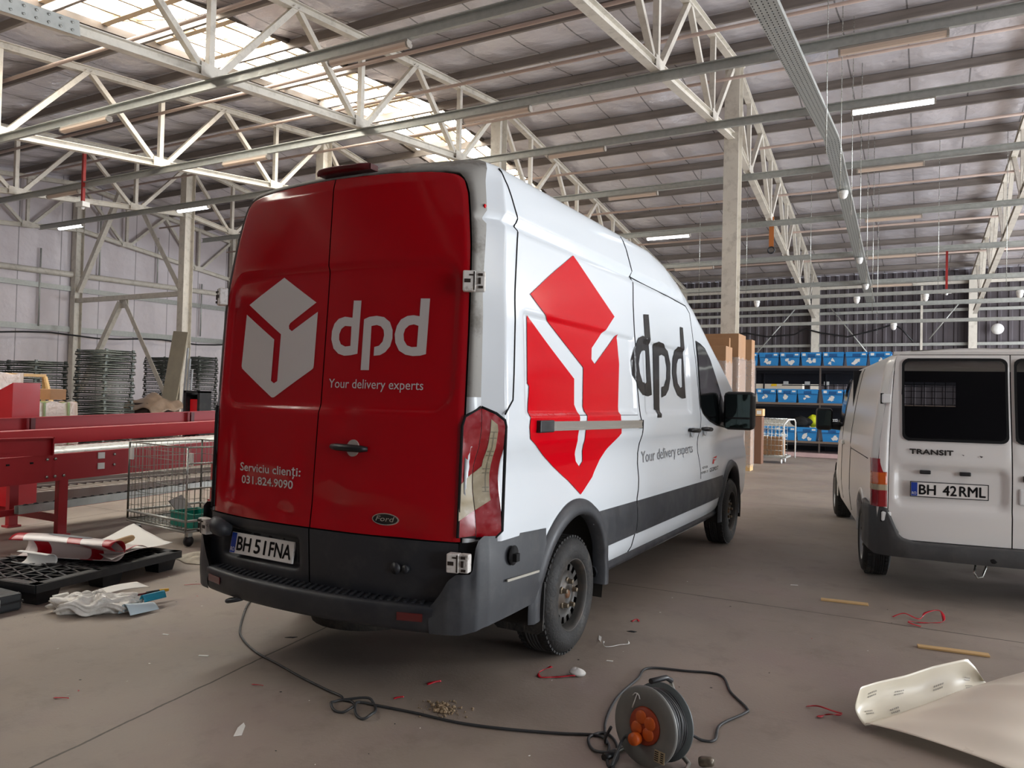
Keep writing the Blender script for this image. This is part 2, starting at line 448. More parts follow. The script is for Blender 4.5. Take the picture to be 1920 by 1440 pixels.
# ---------------------------------------------------------------- steel columns
HPROF = lambda w, h, t=.014: [(-w/2, -h/2), (w/2, -h/2), (w/2, -h/2+t), (t/2, -h/2+t), (t/2, h/2-t), (w/2, h/2-t), (w/2, h/2), (-w/2, h/2), (-w/2, h/2-t), (-t/2, h/2-t), (-t/2, -h/2+t), (-w/2, -h/2+t)]
def column(x, y, top, label, w=.28, h=.36, up=(0, 1, 0), group=None, m=CREAM):
    t = thing('steel_column', label, 'column', (x, y, 0), group=group)
    q = B().sect((x, y, .02), (x, y, top), HPROF(w, h), up).build('shaft', m, t)
    B().box((x, y, .01), (w+.14, h+.14, .02)).build('base_plate', m, t)
    B().box((x, y, top+.01), (w+.06, h+.06, .02)).build('cap_plate', m, t)
    return t
column(XD, YC0, ztop(YC0)-.1, 'tall cream steel column rising behind the stacked cartons, right of the red and white van', .32, .36)
column(XD-SP, YC0, ztop(YC0)-.1, 'cream steel column whose top shows just above the right roof corner of the red van')
column(XD-2*SP, YC0, ztop(YC0)-.1, 'cream steel column whose top shows above the brake light of the red van')
column(XD-3*SP, YC0, ztop(YC0)-.1, 'cream steel column with a grey board leaning against its foot')
column(X0+.25, YC0, ztop(YC0)-.1, 'grey steel column against the pale left wall behind the mesh crate stacks', .28, .3)
column(X0+.25, YC0+7.2, zr(YC0+7.2)-.1, 'slim steel column on the left wall, right of the leaning board', .22, .26)
for k, w in ((0, 'behind the blue crates on the shelves'), (1, 'right, above the white van'), (-1, 'half hidden by the cab roof of the red van')):
    x = XD+SP*k+shear(Y1)
    column(x, Y1-.3, ztop(Y1)-.1, 'cream steel column on the dark far wall, '+w, .3, .3)

# ---------------------------------------------------------------- roof trusses
BN = sorted([YC0-1.9-3.55*k for k in range(6)]+[YC0+1.9+3.47*k for k in range(5)])
def truss(x0, label, y_from):
    t = thing('roof_truss', label, 'roof truss', (x0, YC0, zbot(YC0)))
    P = lambda y, z: (x0+shear(y), y, z)
    tp = HPROF(.15, .15, .016); dp = [(-.05, -.05), (.05, -.05), (.05, -.03), (-.03, -.03), (-.03, .03), (.05, .03), (.05, .05), (-.05, .05)]
    ya, yb = Y0+.1, Y1-.1
    for nm, zf in (('top_chord', ztop), ('bottom_chord', zbot)):
        q = B()
        for a, c in ((ya, YC0), (YC0, yb-(0 if nm == 'top_chord' else 1.0))): q.sect(P(a, zf(a)), P(c, zf(c)), tp)
        q.build(nm, CREAM, t)
    for i, y in enumerate(BN):
        if y < y_from: continue
        z = zbot(y); near = y < YC0
        B().sect(P(y, z), P(y, ztop(y)), dp, (0, 1, 0)).build('vertical', CREAM, t)
        for dy in (-1.75, 1.75):
            y2 = y+dy
            if abs(y2-YC0) < .6: y2 = YC0
            if y2 < ya or y2 > yb: continue
            s_ = .14 if dy > 0 else -.14
            B().sect(P(y+s_, z+.02), P(y2, ztop(y2)-.03), dp, (1, 0, 0)).build('diagonal', CREAM, t)
        g = B().box((x0+shear(y)+.07, y, z+.02), (.012, .42, .2)); 
        g.box((x0+shear(y)-.07, y, z+.02), (.012, .42, .2)); g.build('gusset_plate', CREAM, t)
    return t
tA = truss(XD-SP, 'cream lattice roof truss crossing above the red van, right of the roof light strip', 0)
truss(XD, 'cream lattice roof truss over the tall column behind the cartons', 5)
truss(XD-2*SP, 'cream lattice roof truss left of the roof light strip, nearest on the left', 0)
truss(XD-3*SP, 'cream lattice roof truss over the column with the leaning board', 3)
truss(X0+.35, 'cream roof truss along the pale left wall', 7)
truss(XD+SP, 'cream lattice roof truss at the right edge above the white van', 12)
q = B(); y = 2.35                               # bolted splice of the nearest truss, upper left corner of the view
q.bar((XD-SP+.085, y-.55, zbot(y-.55)), (XD-SP+.085, y+.55, zbot(y+.55)), .012, .2)
for i in range(7):
    for dz in (-.05, .05):
        yy = y-.45+i*.15
        q.lathe([(0, 0), (.018, 0), (.018, .016), (0, .016)], 6, Matrix.Translation((XD-SP+.091, yy, zbot(yy)+dz)) @ Matrix.Rotation(PI/2, 4, 'Y'))
q.build('splice_plate', GALV, tA)

# ---------------------------------------------------------------- galvanised channels under the trusses, and their lamps
CP = [(-.03, -.08), (.03, -.08), (.03, -.065), (-.022, -.065), (-.022, .065), (.03, .065), (.03, .08), (-.03, .08)]
ORD = ['nearest', 'second', 'third', 'fourth', 'fifth', 'sixth', 'seventh', 'eighth', 'ninth', 'tenth']
LEFT = {0: -24.6, 1: -24.6, 2: -24.2, 3: -20.6, 4: -19.2, 5: -16, 6: -13, 7: -13, 8: -13}
beams = [y for y in BN if y > 3]
for i, y in enumerate(beams):
    z = zbot(y)-.16
    o = B().sect((LEFT.get(i, -13), y, z), (16.8, y, z), CP).build('channel_beam', GALV)
    rebase(o); tag(o, '%s galvanised channel beam hung crosswise under the roof trusses, counted from the camera' % ORD[i], 'beam')
def strip_lamp(label, x, y, z, ln, lit, lean=0):
    t = thing('strip_lamp', label, 'lamp', (x, y, z), group='fluorescent strip lamps under the roof beams')
    B().box((x, y, z-.02), (ln, .1, .04)).build('housing', LAMPBODY, t, bevel=.008)
    pr = [(-.06, 0), (.06, 0), (.055, -.035), (.03, -.06), (-.03, -.06), (-.055, -.035)]
    B().sect((x-ln/2+.03, y, z-.04), (x+ln/2-.03, y, z-.04), pr).build('diffuser', LAMPON if lit else LAMPOFF, t)
    for s_ in (-1, 1): B().sect((x+s_*(ln/2-.03), y, z-.04), (x+s_*ln/2, y, z-.04), [(a*1.06, b_*1.06) for a, b_ in pr]).build('end_cap', LAMPBODY, t)
    return t

LXT = {-10.15: 'left of the red van', -16.4: 'far left bay', -22.35: 'by the left wall', -3.92: 'above the red van', 2.05: 'right bay above the white van'}
LAMP_LIST = [(0, -10.15, 0), (1, -10.15, 0), (1, -16.78, 0), (2, -16.3, 1), (2, -22.35, 1), (0, -3.85, 0), (1, -3.9, 0), (2, -3.94, 0), (3, -4.0, 0), (4, -4.1, 1), (5, -4.25, 0),
             (1, 2.35, 0), (2, 2.23, 1), (3, 2.05, 0), (4, 2.0, 0), (5, 1.85, 0), (6, 1.7, 0)]
for i, x, lit in LAMP_LIST:
    where = [LXT[k] for k in LXT if abs(k-x) < .65][0]
    strip_lamp('%s fluorescent strip lamp under the %s crosswise beam, %s' % ('glowing' if lit else 'unlit cream', ORD[i], where), x, beams[i], zbot(beams[i])-.25, 1.36, lit)

# ---------------------------------------------------------------- perforated cable tray with heads, running away from the camera
def tray_material():
    m = GALV.copy(); m.name = 'perforated galvanised tray'; nt = m.node_tree; N = nt.nodes; L = nt.links; p = N['Principled BSDF']
    tc = N.new('ShaderNodeTexCoord'); sx = N.new('ShaderNodeSeparateXYZ'); L.new(tc.outputs['Object'], sx.inputs[0])
    def mth(op, a, b):
        n = N.new('ShaderNodeMath'); n.operation = op
        for i, v in enumerate((a, b)):
            if isinstance(v, (int, float)): n.inputs[i].default_value = v
            else: L.new(v, n.inputs[i])
        return n.outputs[0]
    y = mth('PINGPONG', sx.outputs[1], .045); x = mth('PINGPONG', mth('ADD', sx.outputs[0], mth('MULTIPLY', sx.outputs[1], .0075)), .03)
    hole = mth('MULTIPLY', mth('LESS_THAN', y, .02), mth('LESS_THAN', x, .007))
    mx = N.new('ShaderNodeMix'); mx.data_type = 'RGBA'; L.new(hole, mx.inputs['Factor'])
    src = p.inputs['Base Color'].links[0].from_socket; L.new(src, mx.inputs['A']); mx.inputs['B'].default_value = (.02, .02, .02, 1); L.new(mx.outputs['Result'], p.inputs['Base Color'])
    return m
t = thing('cable_tray', 'perforated galvanised cable tray running into the hall above the white van', 'cable tray', (1.02, 14, zbot(14)-.36))
TY = [(3.0, 1.12), (YC0, 1.02), (28.6, .93)]
zt_ = lambda y: zbot(y)-.34
q = B()
trayp = [(-.15, 0), (.15, 0), (.15, .07), (.142, .07), (.142, .008), (-.142, .008), (-.142, .07), (-.15, .07)]
for (ya, xa), (yb, xb) in zip(TY, TY[1:]): q.sect((xa, ya, zt_(ya)), (xb, yb, zt_(yb)), trayp)
q.build('tray', tray_material(), t)
def head(label, x, y, z, r=.085):
    t = thing('dome_head', label, 'sensor', (x, y, z), group='white dome heads on the trays')
    B().lathe([(0, 0), (r*.95, 0), (r, -.02), (r, -.07), (0, -.07)], 20, Matrix.Translation((x, y, z))).build('base', WHITEPL, t)
    B().lathe([(r*.9, -.07), (r*.86, -.12), (r*.66, -.165), (r*.35, -.19), (0, -.195)], 20, Matrix.Translation((x, y, z))).build('dome', mat('frosted dome', (232, 230, 226), .25), t)
for i, (y, w) in enumerate(((16.9, 'nearest of three'), (22.6, 'middle of three'), (25.8, 'farthest of three'))):
    head('white dome head under the long cable tray, '+w, 1.02-(y-14)*.006, y, zt_(y)-.02, .11 if i == 0 else .1)
# two light trays hung crosswise near the far wall, with dome heads
for (nm, y, z, xa, xb, hd) in (('upper', 20.0, 4.55, -4.6, 9, [(-1.58, 'left'), (1.1, 'second'), (2.77, 'third'), (4.87, 'rightmost')]), ('lower', 20.9, 3.88, -4.9, 9, [(1.99, 'only one')])):
    o = B().sect((xa, y, z), (xb, y, z), [(-.05, 0), (.05, 0), (.05, .09), (.042, .09), (.042, .008), (-.042, .008), (-.042, .09), (-.05, .09)]).build('lighting_trunking', GALV)
    rebase(o); tag(o, '%s of two slim grey trunkings hung across the hall above the blue crates' % nm, 'trunking')
    for x, w in hd: head('white dome head under the %s slim trunking, %s' % (nm, w), x, y, z-.004, .085)
# steel wires from roof to trunkings and trays
def wire(label, x, y, z0, z1, r=.007):
    o = B().tube([(x, y, z0), (x, y, z1)], r, 6).build('hanging_wire', CHROME); rebase(o)
    return tag(o, label, 'wire', 'thin steel wires hanging from the roof')
for k in range(7):
    y = 9.5+k*2.0
    wire('thin steel wire in the row right of the cable tray, %s from the front' % ORD[k], 1.42+.02*k, y, zt_(y)-1.2-(.25*k), zr(y)+.01)
for i, (x, y, z0, w) in enumerate(((-1.9, 20, 4.6, 'just left of the tall column'), (-.12, 20, 4.6, 'above the blue crates'), (3.06, 20, 4.6, 'above the left part of the white van'), (4.58, 20, 4.6, 'near the right edge of the view'), (-3.3, 20, 4.6, 'right of the red van roof'))):
    wire('thin steel wire holding the trunkings, '+w, x, y, z0, zr(y)+.01)
# thin conduits across the hall below the purlins
for i, y in enumerate((5.2, 8.3, 10.35, 13.2, 17.2, 20.6, 24.1, 27.6)):
    z = ztop(y)-.62
    o = B().tube([(-24.8, y, z), (16.8, y, z)], .035, 8).build('pipe', mat('pinkish painted pipe', (188, 166, 154), .45, 0, .08, 3)); rebase(o)
    tag(o, 'thin pinkish pipe running crosswise under the roof, %s from the camera' % ORD[i], 'pipe')
# red drop pipes with white boxes
for x, y, zt, zb_, w in ((-15.95, 8.55, 7.5, 6.2, 'upper left, before the left wall'), (3.38, 26.3, 6.9, 5.5, 'upper right, before the far wall')):
    t = thing('alarm_drop', 'red drop tube carrying a white box, '+w, 'alarm box', (x, y, zb_))
    B().bar((x, y, zb_), (x, y, zt), .07, .07, (0, 1, 0)).build('tube', REDPIPE, t)
    B().box((x, y, zb_-.06), (.3, .2, .13)).build('box', WHITEPL, t, bevel=.01)
    B().lathe([(0, 0), (.05, 0), (.04, -.05), (0, -.06)], 14, Matrix.Translation((x, y, zb_-.125))).build('sensor', WHITEPL, t)
t = thing('hanging_strap', 'orange lifting strap with ring hanging from a truss right of the tall column', 'strap', (-1.1, 19.45, 5.85))
q = B().bar((-1.1, 19.42, 6.85), (-1.1, 19.42, 5.98), .13, .012, (0, 1, 0)); q.build('webbing', mat('orange webbing', (176, 104, 48), .7, 0, .1, 20), t)
B().tube([(-1.1+.09*math.cos(a), 19.42, 5.9+.09*math.sin(a)) for a in [2*PI*k/20 for k in range(20)]], .022, 8, closed=True).build('ring', DARKSTEEL, t)

# ---------------------------------------------------------------- left wall: girts, conduits and cross bracing
xg = X0+.12
for i, (z0, z1, r, nm, lab, m) in enumerate(((5.45, 5.9, .11, 'wall_pipe', 'pale round pipe along the left wall, upper line', CREAM), (5.1, 5.3, .09, 'wall_girt', 'grey girt along the left wall below the pale pipe', GALV), (3.55, 3.86, .10, 'wall_girt', 'grey girt low on the left wall above the mesh crates', GALV))):
    if nm == 'wall_pipe': o = B().tube([(xg+.05, 3, z0), (xg+.05, 21, z1), (xg+.05, Y1-.2, z1)], r, 10).build(nm, m)
    else: o = B().sect((xg, 3, z0), (xg, Y1-.2, z1+.05), [(-.05, -r), (.05, -r), (.05, r), (-.05, r)], mat=0).build(nm, m)
    rebase(o); tag(o, lab, 'girt' if 'girt' in nm else 'pipe')
pts = [(xg+.42, 3+i*.9, 3.2+.02*i+.06*math.sin(i*1.3)) for i in range(28)]
o = B().tube(pts, .03, 6).build('power_cable', BLACKPL); rebase(o); tag(o, 'black cable sagging along the left wall under the lowest girt', 'cable')
for i, (y, z0, z1) in enumerate(((11.2, 3.6, 6.9), (12.7, 3.7, 6.5), (14.9, 5.8, 8.4), (17.4, 5.8, 7.8), (19.6, 3.9, 6.2))):
    o = B().tube([(xg+.06, y, z0), (xg+.06, y, z1)], .03, 8).build('conduit', GALV); rebase(o)
    tag(o, 'slim vertical conduit on the left wall, %s from the left' % ORD[i].replace('nearest', 'first'), 'conduit')
t = thing('wall_bracing', 'grey steel chevron bracing between the left wall and the column with the leaning board', 'bracing', (-22.2, YC0, 0))
for a, c in (((-25.0, 4.76), (-19.2, 4.76)), ):
    B().bar((a[0], YC0, a[1]), (c[0], YC0, c[1]), .14, .16).build('strut', CREAM, t)
for a, c in (((-24.9, 5.1), (-22.6, 8.6)), ((-21.4, 7.9), (-19.2, 4.95)), ((-24.6, 1.4), (-22.4, 4.6)), ((-22.1, 4.6), (-19.5, 1.0))):
    B().sect((a[0], YC0, a[1]), (c[0], YC0, c[1]), [(-.09, -.08), (.09, -.08), (.09, -.06), (-.07, -.06), (-.07, .08), (-.09, .08)], (0, 1, 0)).build('diagonal', CREAM, t)
B().box((-22.25, YC0+.02, 4.6), (.5, .03, .42)).build('gusset_plate', CREAM, t)

# ---------------------------------------------------------------- far wall: girts, red pipe, braces, cable
yf = Y1-.16
for z, nm, w in ((5.62, 'wall_girt', 'upper'), (6.75, 'wall_girt', 'top'), (4.2, 'wall_girt', 'lower')):
    o = B().bar((-9, yf, z-.02), (X1-.3, yf, z), .1, .12).build(nm, GALV if z != 6.75 else CREAM); rebase(o); tag(o, '%s grey girt on the dark far wall' % w, 'girt')
o = B().tube([(-7.5, yf-.1, 5.98), (X1-.4, yf-.1, 5.88)], .05, 8).build('sprinkler_pipe', REDPIPE); rebase(o); tag(o, 'thin red pipe along the dark far wall above the blue crates', 'pipe')
for i, (xa, za, xb, zb_, w) in enumerate(((-4.6, 3.2, -2.35, 5.9, 'left'), (-.97, 5.9, .9, 3.4, 'middle'), (6.6, 5.9, 8.3, 3.2, 'right'), (2.9, 4.4, 4.0, 5.9, 'slight'))):
    o = B().tube([(xa, yf-.19, za), (xb, yf-.19, zb_)], .03, 6).build('brace_rod', GALV); rebase(o); tag(o, 'thin diagonal brace rod on the far wall, %s one' % w, 'brace')
CB = [(-6.5, 4.55), (-4.5, 4.78), (-3.55, 4.59), (-2.4, 4.67), (-1.95, 4.92), (-1.28, 4.72), (-.2, 4.53), (.85, 4.79), (1.58, 5.04), (1.9, 4.8), (2.3, 4.3)]
o = B().tube([(x, yf-.36, z) for x, z in CB], .035, 6).build('power_cable', BLACKPL); rebase(o); tag(o, 'black cable drooping across the dark far wall', 'cable')
o = B().bar((2.62, yf-.02, 3.0), (2.62, yf-.02, 6.65), .09, .09, (0, 1, 0)).build('wall_post', CREAM); rebase(o); tag(o, 'slim vertical post on the far wall left of the right column', 'post')
o = B().lathe([(0, 0), (.22, 0), (.22, .05), (.12, .12), (0, .13)], 20, Matrix.Translation((5.3, yf-.3, 4.75)) @ Matrix.Rotation(PI/2, 4, 'X')).build('wall_lamp', WHITEPL); rebase(o); tag(o, 'round white lamp on the far wall above the white van', 'lamp')
# ================================================================ RED AND WHITE DELIVERY VAN (x right, y forward, rear bumper at y = 0)
D_SLOGO=[(1.228,2.368),(1.868,2.066),(1.48,1.827),(1.467,1.756),(1.521,1.727),(1.928,1.952),(1.956,1.752),(1.9,1.462),(1.891,1.388),(1.928,1.281),(1.711,1.171),(1.495,1.019),(1.286,0.931),(1.134,1.026),(0.917,1.132),(0.578,1.29),(0.553,1.349),(0.594,1.565),(0.574,1.579),(0.588,1.94),(1.189,1.624),(1.173,1.471),(1.21,1.427),(1.194,1.285),(1.221,1.173),(1.25,1.132),(1.308,1.095),(1.358,1.125),(1.315,1.225),(1.306,1.304),(1.322,1.421),(1.302,1.46),(1.335,1.697),(0.606,2.054)]
D_SD1=[(2.486,2.15),(2.604,2.161),(2.633,1.551),(2.544,1.539),(2.371,1.547),(2.276,1.596),(2.21,1.686),(2.2,1.791),(2.24,1.886),(2.332,1.96),(2.442,1.986),(2.487,1.981)]
D_SD1H=[(2.485,1.883),(2.536,1.88),(2.528,1.643),(2.484,1.632),(2.372,1.641),(2.323,1.704),(2.308,1.77),(2.341,1.839),(2.386,1.869)]
D_SP=[(2.715,1.949),(2.814,1.971),(2.931,1.965),(3.093,1.917),(3.151,1.814),(3.131,1.692),(3.066,1.599),(2.984,1.553),(2.874,1.534),(2.887,1.617),(2.956,1.626),(3.025,1.688),(3.049,1.779),(3.013,1.867),(2.926,1.876),(2.857,1.862),(2.804,1.435),(2.785,1.378),(2.683,1.379),(2.716,1.435),(2.673,1.442)]
D_SD2=[(3.441,2.147),(3.526,2.147),(3.558,1.538),(3.454,1.532),(3.321,1.558),(3.226,1.633),(3.191,1.74),(3.226,1.864),(3.3,1.938),(3.344,1.97),(3.427,1.971)]
D_SD2H=[(3.428,1.873),(3.496,1.877),(3.471,1.632),(3.403,1.625),(3.337,1.66),(3.313,1.745),(3.337,1.824),(3.382,1.865)]
D_STEXT=[(2.449,1.046),(3.859,1.053),(2.442,1.128)]
D_SNET=[(4.113,0.883),(4.309,0.88),(4.052,0.843),(4.307,0.839),(4.37,0.845),(4.738,0.834),(4.518,0.912),(4.745,0.976)]
D_RHEX=[(-0.34,2.142),(-0.082,1.991),(-0.267,1.884),(-0.276,1.87),(-0.272,1.852),(-0.25,1.839),(-0.066,1.94),(-0.068,1.65),(-0.07,1.636),(-0.079,1.628),(-0.349,1.475),(-0.362,1.472),(-0.375,1.474),(-0.651,1.634),(-0.658,1.649),(-0.645,1.947),(-0.386,1.796),(-0.387,1.565),(-0.362,1.551),(-0.336,1.563),(-0.334,1.824),(-0.627,2.002)]
D_RD1=[(0.177,1.991),(0.227,1.989),(0.224,1.711),(0.179,1.703),(0.137,1.701),(0.097,1.712),(0.062,1.74),(0.043,1.788),(0.043,1.833),(0.057,1.872),(0.084,1.897),(0.126,1.907),(0.176,1.9)]
D_RD1H=[(0.173,1.855),(0.175,1.752),(0.14,1.749),(0.11,1.762),(0.096,1.787),(0.095,1.815),(0.107,1.843),(0.13,1.858)]
D_RP=[(0.252,1.89),(0.285,1.902),(0.331,1.906),(0.377,1.898),(0.414,1.872),(0.433,1.831),(0.435,1.788),(0.424,1.748),(0.397,1.718),(0.366,1.703),(0.328,1.7),(0.328,1.745),(0.356,1.751),(0.377,1.772),(0.384,1.805),(0.379,1.832),(0.361,1.851),(0.335,1.859),(0.302,1.854),(0.304,1.626),(0.252,1.626)]
D_RD2=[(0.586,1.988),(0.638,1.986),(0.633,1.708),(0.601,1.7),(0.56,1.698),(0.517,1.705),(0.478,1.726),(0.454,1.766),(0.447,1.809),(0.457,1.852),(0.479,1.884),(0.515,1.901),(0.551,1.904),(0.585,1.898)]
D_RD2H=[(0.582,1.85),(0.58,1.744),(0.55,1.743),(0.523,1.752),(0.504,1.777),(0.499,1.809),(0.507,1.835),(0.528,1.853),(0.555,1.858)]
D_RYOUR=[(0.047,1.533),(0.629,1.529),(0.044,1.577)]
D_RSERV=[(-0.584,1.057),(-0.102,1.057),(-0.586,1.1)]
D_RTEL=[(-0.565,0.988),(-0.146,0.988),(-0.568,1.03)]
D_ROVAL=[(0.468,0.885),(0.396,0.891),(0.539,0.879),(0.466,0.915),(0.47,0.855)]
D_DOORHANDLE=[(0.126,1.225),(0.35,1.226),(0.25,1.226),(0.203,1.224),(0.297,1.226),(0.247,1.267),(0.254,1.186)]
D_TAILS=[(0.065,1.451),(0.154,1.452),(0.228,1.416),(0.254,1.397),(0.256,1.365),(0.264,0.845),(0.235,0.819),(0.063,0.835)]
D_WIN=[(3.945,2.047),(4.222,2.012),(4.397,1.926),(4.767,1.614),(5.183,1.284),(4.986,1.255),(4.597,1.296),(4.282,1.342),(4.025,1.419),(3.969,1.477)]
D_DOORSEAM=[(3.823,2.139),(3.912,2.059),(3.894,1.766),(3.862,1.429),(4.072,1.131)]
D_RAIL=[(0.635,1.386),(2.303,1.368),(0.643,1.322),(2.319,1.306),(0.803,1.378),(0.808,1.332)]
D_HAND=[(3.596,1.276),(3.91,1.255),(4.013,1.247),(4.342,1.223)]
D_SEAM=[(4.576,3.249),(2.304,2.401),(2.264,2.084),(2.256,1.623),(2.292,1.356),(2.375,1.12),(2.351,0.929),(2.292,0.805),(2.304,0.55),(2.287,0.434)]
D_PANEL=[(1.966,3.243),(0.488,2.599),(0.478,2.455),(0.463,2.418),(0.447,2.336),(0.416,2.002),(0.391,1.624),(0.37,1.49),(0.274,1.417)]
D_FRONTUP=[(3.67,2.348),(3.777,2.303),(3.826,2.148)]
def lerp_tab(tab,z):
    if z<=tab[0][0]: return tab[0][1]
    for (a,b),(c,d) in zip(tab,tab[1:]):
        if z<=c: return b+(d-b)*(z-a)/(c-a)
    return tab[-1][1]
def sstep(a,b,x):
    t=min(1,max(0,(x-a)/(b-a)));return t*t*(3-2*t)
SIDE=[(.33,.90),(.42,.945),(.46,.968),(.55,.985),(.80,1.0),(.87,1.0),(.95,.99),(1.05,.972),(1.12,.968),(1.19,.978),(1.26,1.002),(1.34,1.012),(1.41,1.012),(1.46,1.006),(1.9,.976),(2.0,.965),(2.2,.948),(2.34,.937),(2.37,.933),(2.395,.906),(2.405,.904),(2.44,.926),(2.47,.919),(2.6,.89),(2.67,.865),(2.705,.84),(2.725,.80),(2.745,.66),(2.765,.35),(2.77,0)]
def recess(y,z):
    m=sstep(.50,.56,y)*(1-sstep(3.62,3.68,y))*sstep(1.40,1.43,z)*(1-sstep(1.93,1.965,z))
    c=sstep(2.2,2.25,y)*(1-sstep(2.42,2.47,y))
    return m*(1-c)
def SX(y,z):
    x=lerp_tab(SIDE,z)-.02*recess(y,z)
    if z>2.41: pass
    # taper of the cab
    if y>4.2: x-=.05*sstep(4.2,6.4,y)*(1 if z<1.3 else 1.0)
    return x
YC=[(.45,.07),(.79,.05),(1.35,.09),(2.0,.13),(2.6,.16),(2.76,.20)]
YE=[(.45,.15),(.8,.155),(1.4,.165),(2.05,.20),(2.4,.25),(2.64,.30),(2.76,.34)]
def YR0(x,z):
    a=lerp_tab(YC,z);b=lerp_tab(YE,z);return a+(b-a)*min(1.3,(abs(x)/.85))**2.3
def rrect(x,z,x0,x1,z0,z1,r):
    dx=max(x0+r-x,x-x1+r,0);dz=max(z0+r-z,z-z1+r,0);
    return math.hypot(dx,dz)-r
def YR(x,z):
    d=rrect(abs(x),z,-.5,.79,1.42,2.17-.05*0,.12)
    return YR0(x,z)+.014*(1-sstep(-.02,.02,d))
VW = mat('white van paint', (220, 226, 230), .14)
VR = mat('red van vinyl', (172, 0, 16), .12)  # darker than the side red, shade of the rear put into the colour
VRS = mat('red vinyl lettering', (204, 4, 22), .14)
VGREY = mat('grey primed roof edge and post shade', (158, 156, 150), .65, 0, .06, 3, dirt=((104, 99, 90), .95, 5))  # real grey of the roof edge plus shade painted on the rear posts
VBLK = mat('dark grey bumper plastic', (40, 42, 47), .48, 0, .12, 6, dirt=((78, 76, 74), .3, 5))
VBLK2 = mat('charcoal cladding', (52, 54, 58), .5, 0, .1, 5, dirt=((92, 92, 90), .3, 4))
VWHT = mat('white vinyl lettering', (206, 200, 198), .4)
VINK = mat('dark grey vinyl lettering', (44, 42, 42), .15)
VGLASS = mat('dark van glass', (10, 13, 14), .06, 0, coat=.3)
SILVER = mat('brushed silver trim', (214, 210, 202), .2, .8)
LENSR = mat('red lamp lens', (146, 4, 18), .2, 0, .12, 30, coat=.25)
LENSC = mat('clear lamp lens', (168, 156, 130), .22, 0, .12, 26)
RIM = mat('grey steel rim', (66, 64, 61), .5, .3, .2, 14, dirt=((112, 90, 68), .35, 9))
HINGE = mat('worn white hinge paint', (222, 218, 212), .4, 0, .06, 9, dirt=((96, 74, 52), .7, 30))
PLATE = mat('number plate white', (226, 222, 216), .4)
PLBLUE = mat('number plate blue', (22, 58, 150), .4)
PLINK = mat('number plate black', (14, 14, 16), .5)

for m_ in (VRS, VINK): m_.node_tree.nodes['Principled BSDF'].inputs['Specular IOR Level'].default_value = .12
WR, WF, WZ = 1.215, 5.40, .345        # axle positions
van = thing('delivery_van', 'high roof delivery van with red rear doors and white sides in the middle', 'van', (0, 3.0, 0))
FRONT = [(2.9, 2.735), (3.3, 2.69), (3.65, 2.60), (4.0, 2.47), (4.33, 2.30), (4.75, 2.08), (5.2, 1.86), (5.6, 1.64), (5.85, 1.47), (6.0, 1.30), (6.15, 1.12), (6.35, .95), (6.55, .6)]
def roofz(y):
    if y <= 2.9: return 2.77
    return lerp_tab([(2.9, 2.77)]+[(a, b+.03) for a, b in FRONT[1:]], y)
def lean(y, z):
    """the rear end leans forward towards the roof"""
    return (lerp_tab(YE, z)-.155)*(1-sstep(0, .75, y-.22))
ZL = sorted([2.37, 2.395, 2.405, 2.44, 2.47]+[.33, .38, .42, .46, .50, .55, .60, .66, .72, .76, .80, .84, .87, .91, .95, 1.0, 1.05, 1.09, 1.12, 1.16, 1.19, 1.23, 1.26, 1.30, 1.34, 1.38, 1.40, 1.415, 1.43, 1.46, 1.5, 1.56, 1.62, 1.68, 1.74, 1.8, 1.85, 1.9, 1.925, 1.935, 1.945, 1.955, 1.965, 1.98, 2.0, 2.06, 2.12, 2.2, 2.27, 2.34, 2.5, 2.55, 2.6, 2.64, 2.67, 2.69, 2.705, 2.717, 2.725, 2.737, 2.745, 2.755, 2.765, 2.77])
YL = [.22, .235, .25, .265, .28, .295, .305]+[.315, .33]+sorted([.35+.05*i for i in range(120)]+[.52, .54, .56, .58, 2.22, 2.24, 2.43, 2.46, 3.63, 3.67])
def ring_point(y, z):
    zz = z; x = SX(y, z)
    if y < .315: x -= (lerp_tab([(1.5, .092), (2.05, .072), (2.3, .062), (2.6, .056), (2.72, .02)], z)*(.315-y)/.095)
    rz = roofz(y)
    if rz < 2.77 and z > 1.2:
        k = (rz-1.2)/(2.77-1.2); zz = 1.2+(z-1.2)*max(.02, k)
        w = sstep(2.45, 2.70, z); x = (1-w)*SX(y, zz)+w*(lerp_tab(SIDE, z)-.05*sstep(4.2, 6.4, y))
    return Vector((x, y+lean(y, z), zz))
b = B()
for sgn in (1, -1):
    n = len(ZL)
    vs = [ring_point(y, z) for y in YL for z in ZL]
    vs = [Vector((v.x*sgn, v.y, v.z)) for v in vs]
    fs = []
    for i in range(len(YL)-1):
        for j in range(n-1):
            c = (vs[i*n+j]+vs[(i+1)*n+j+1])/2
            if any((c.y-w)**2+(c.z-WZ)**2 < .50**2 for w in (WR, WF)): continue
            if c.z < .79 and c.y < .77: continue                    # hidden by the bumper
            fs.append((i*n+j, (i+1)*n+j, (i+1)*n+j+1, i*n+j+1))
    b.add(vs, fs, 0, True)
body = b.build('body', VW, van)
side = lambda e: (lambda y, z: (SX(y, z)+e, y+lean(y, z), z))
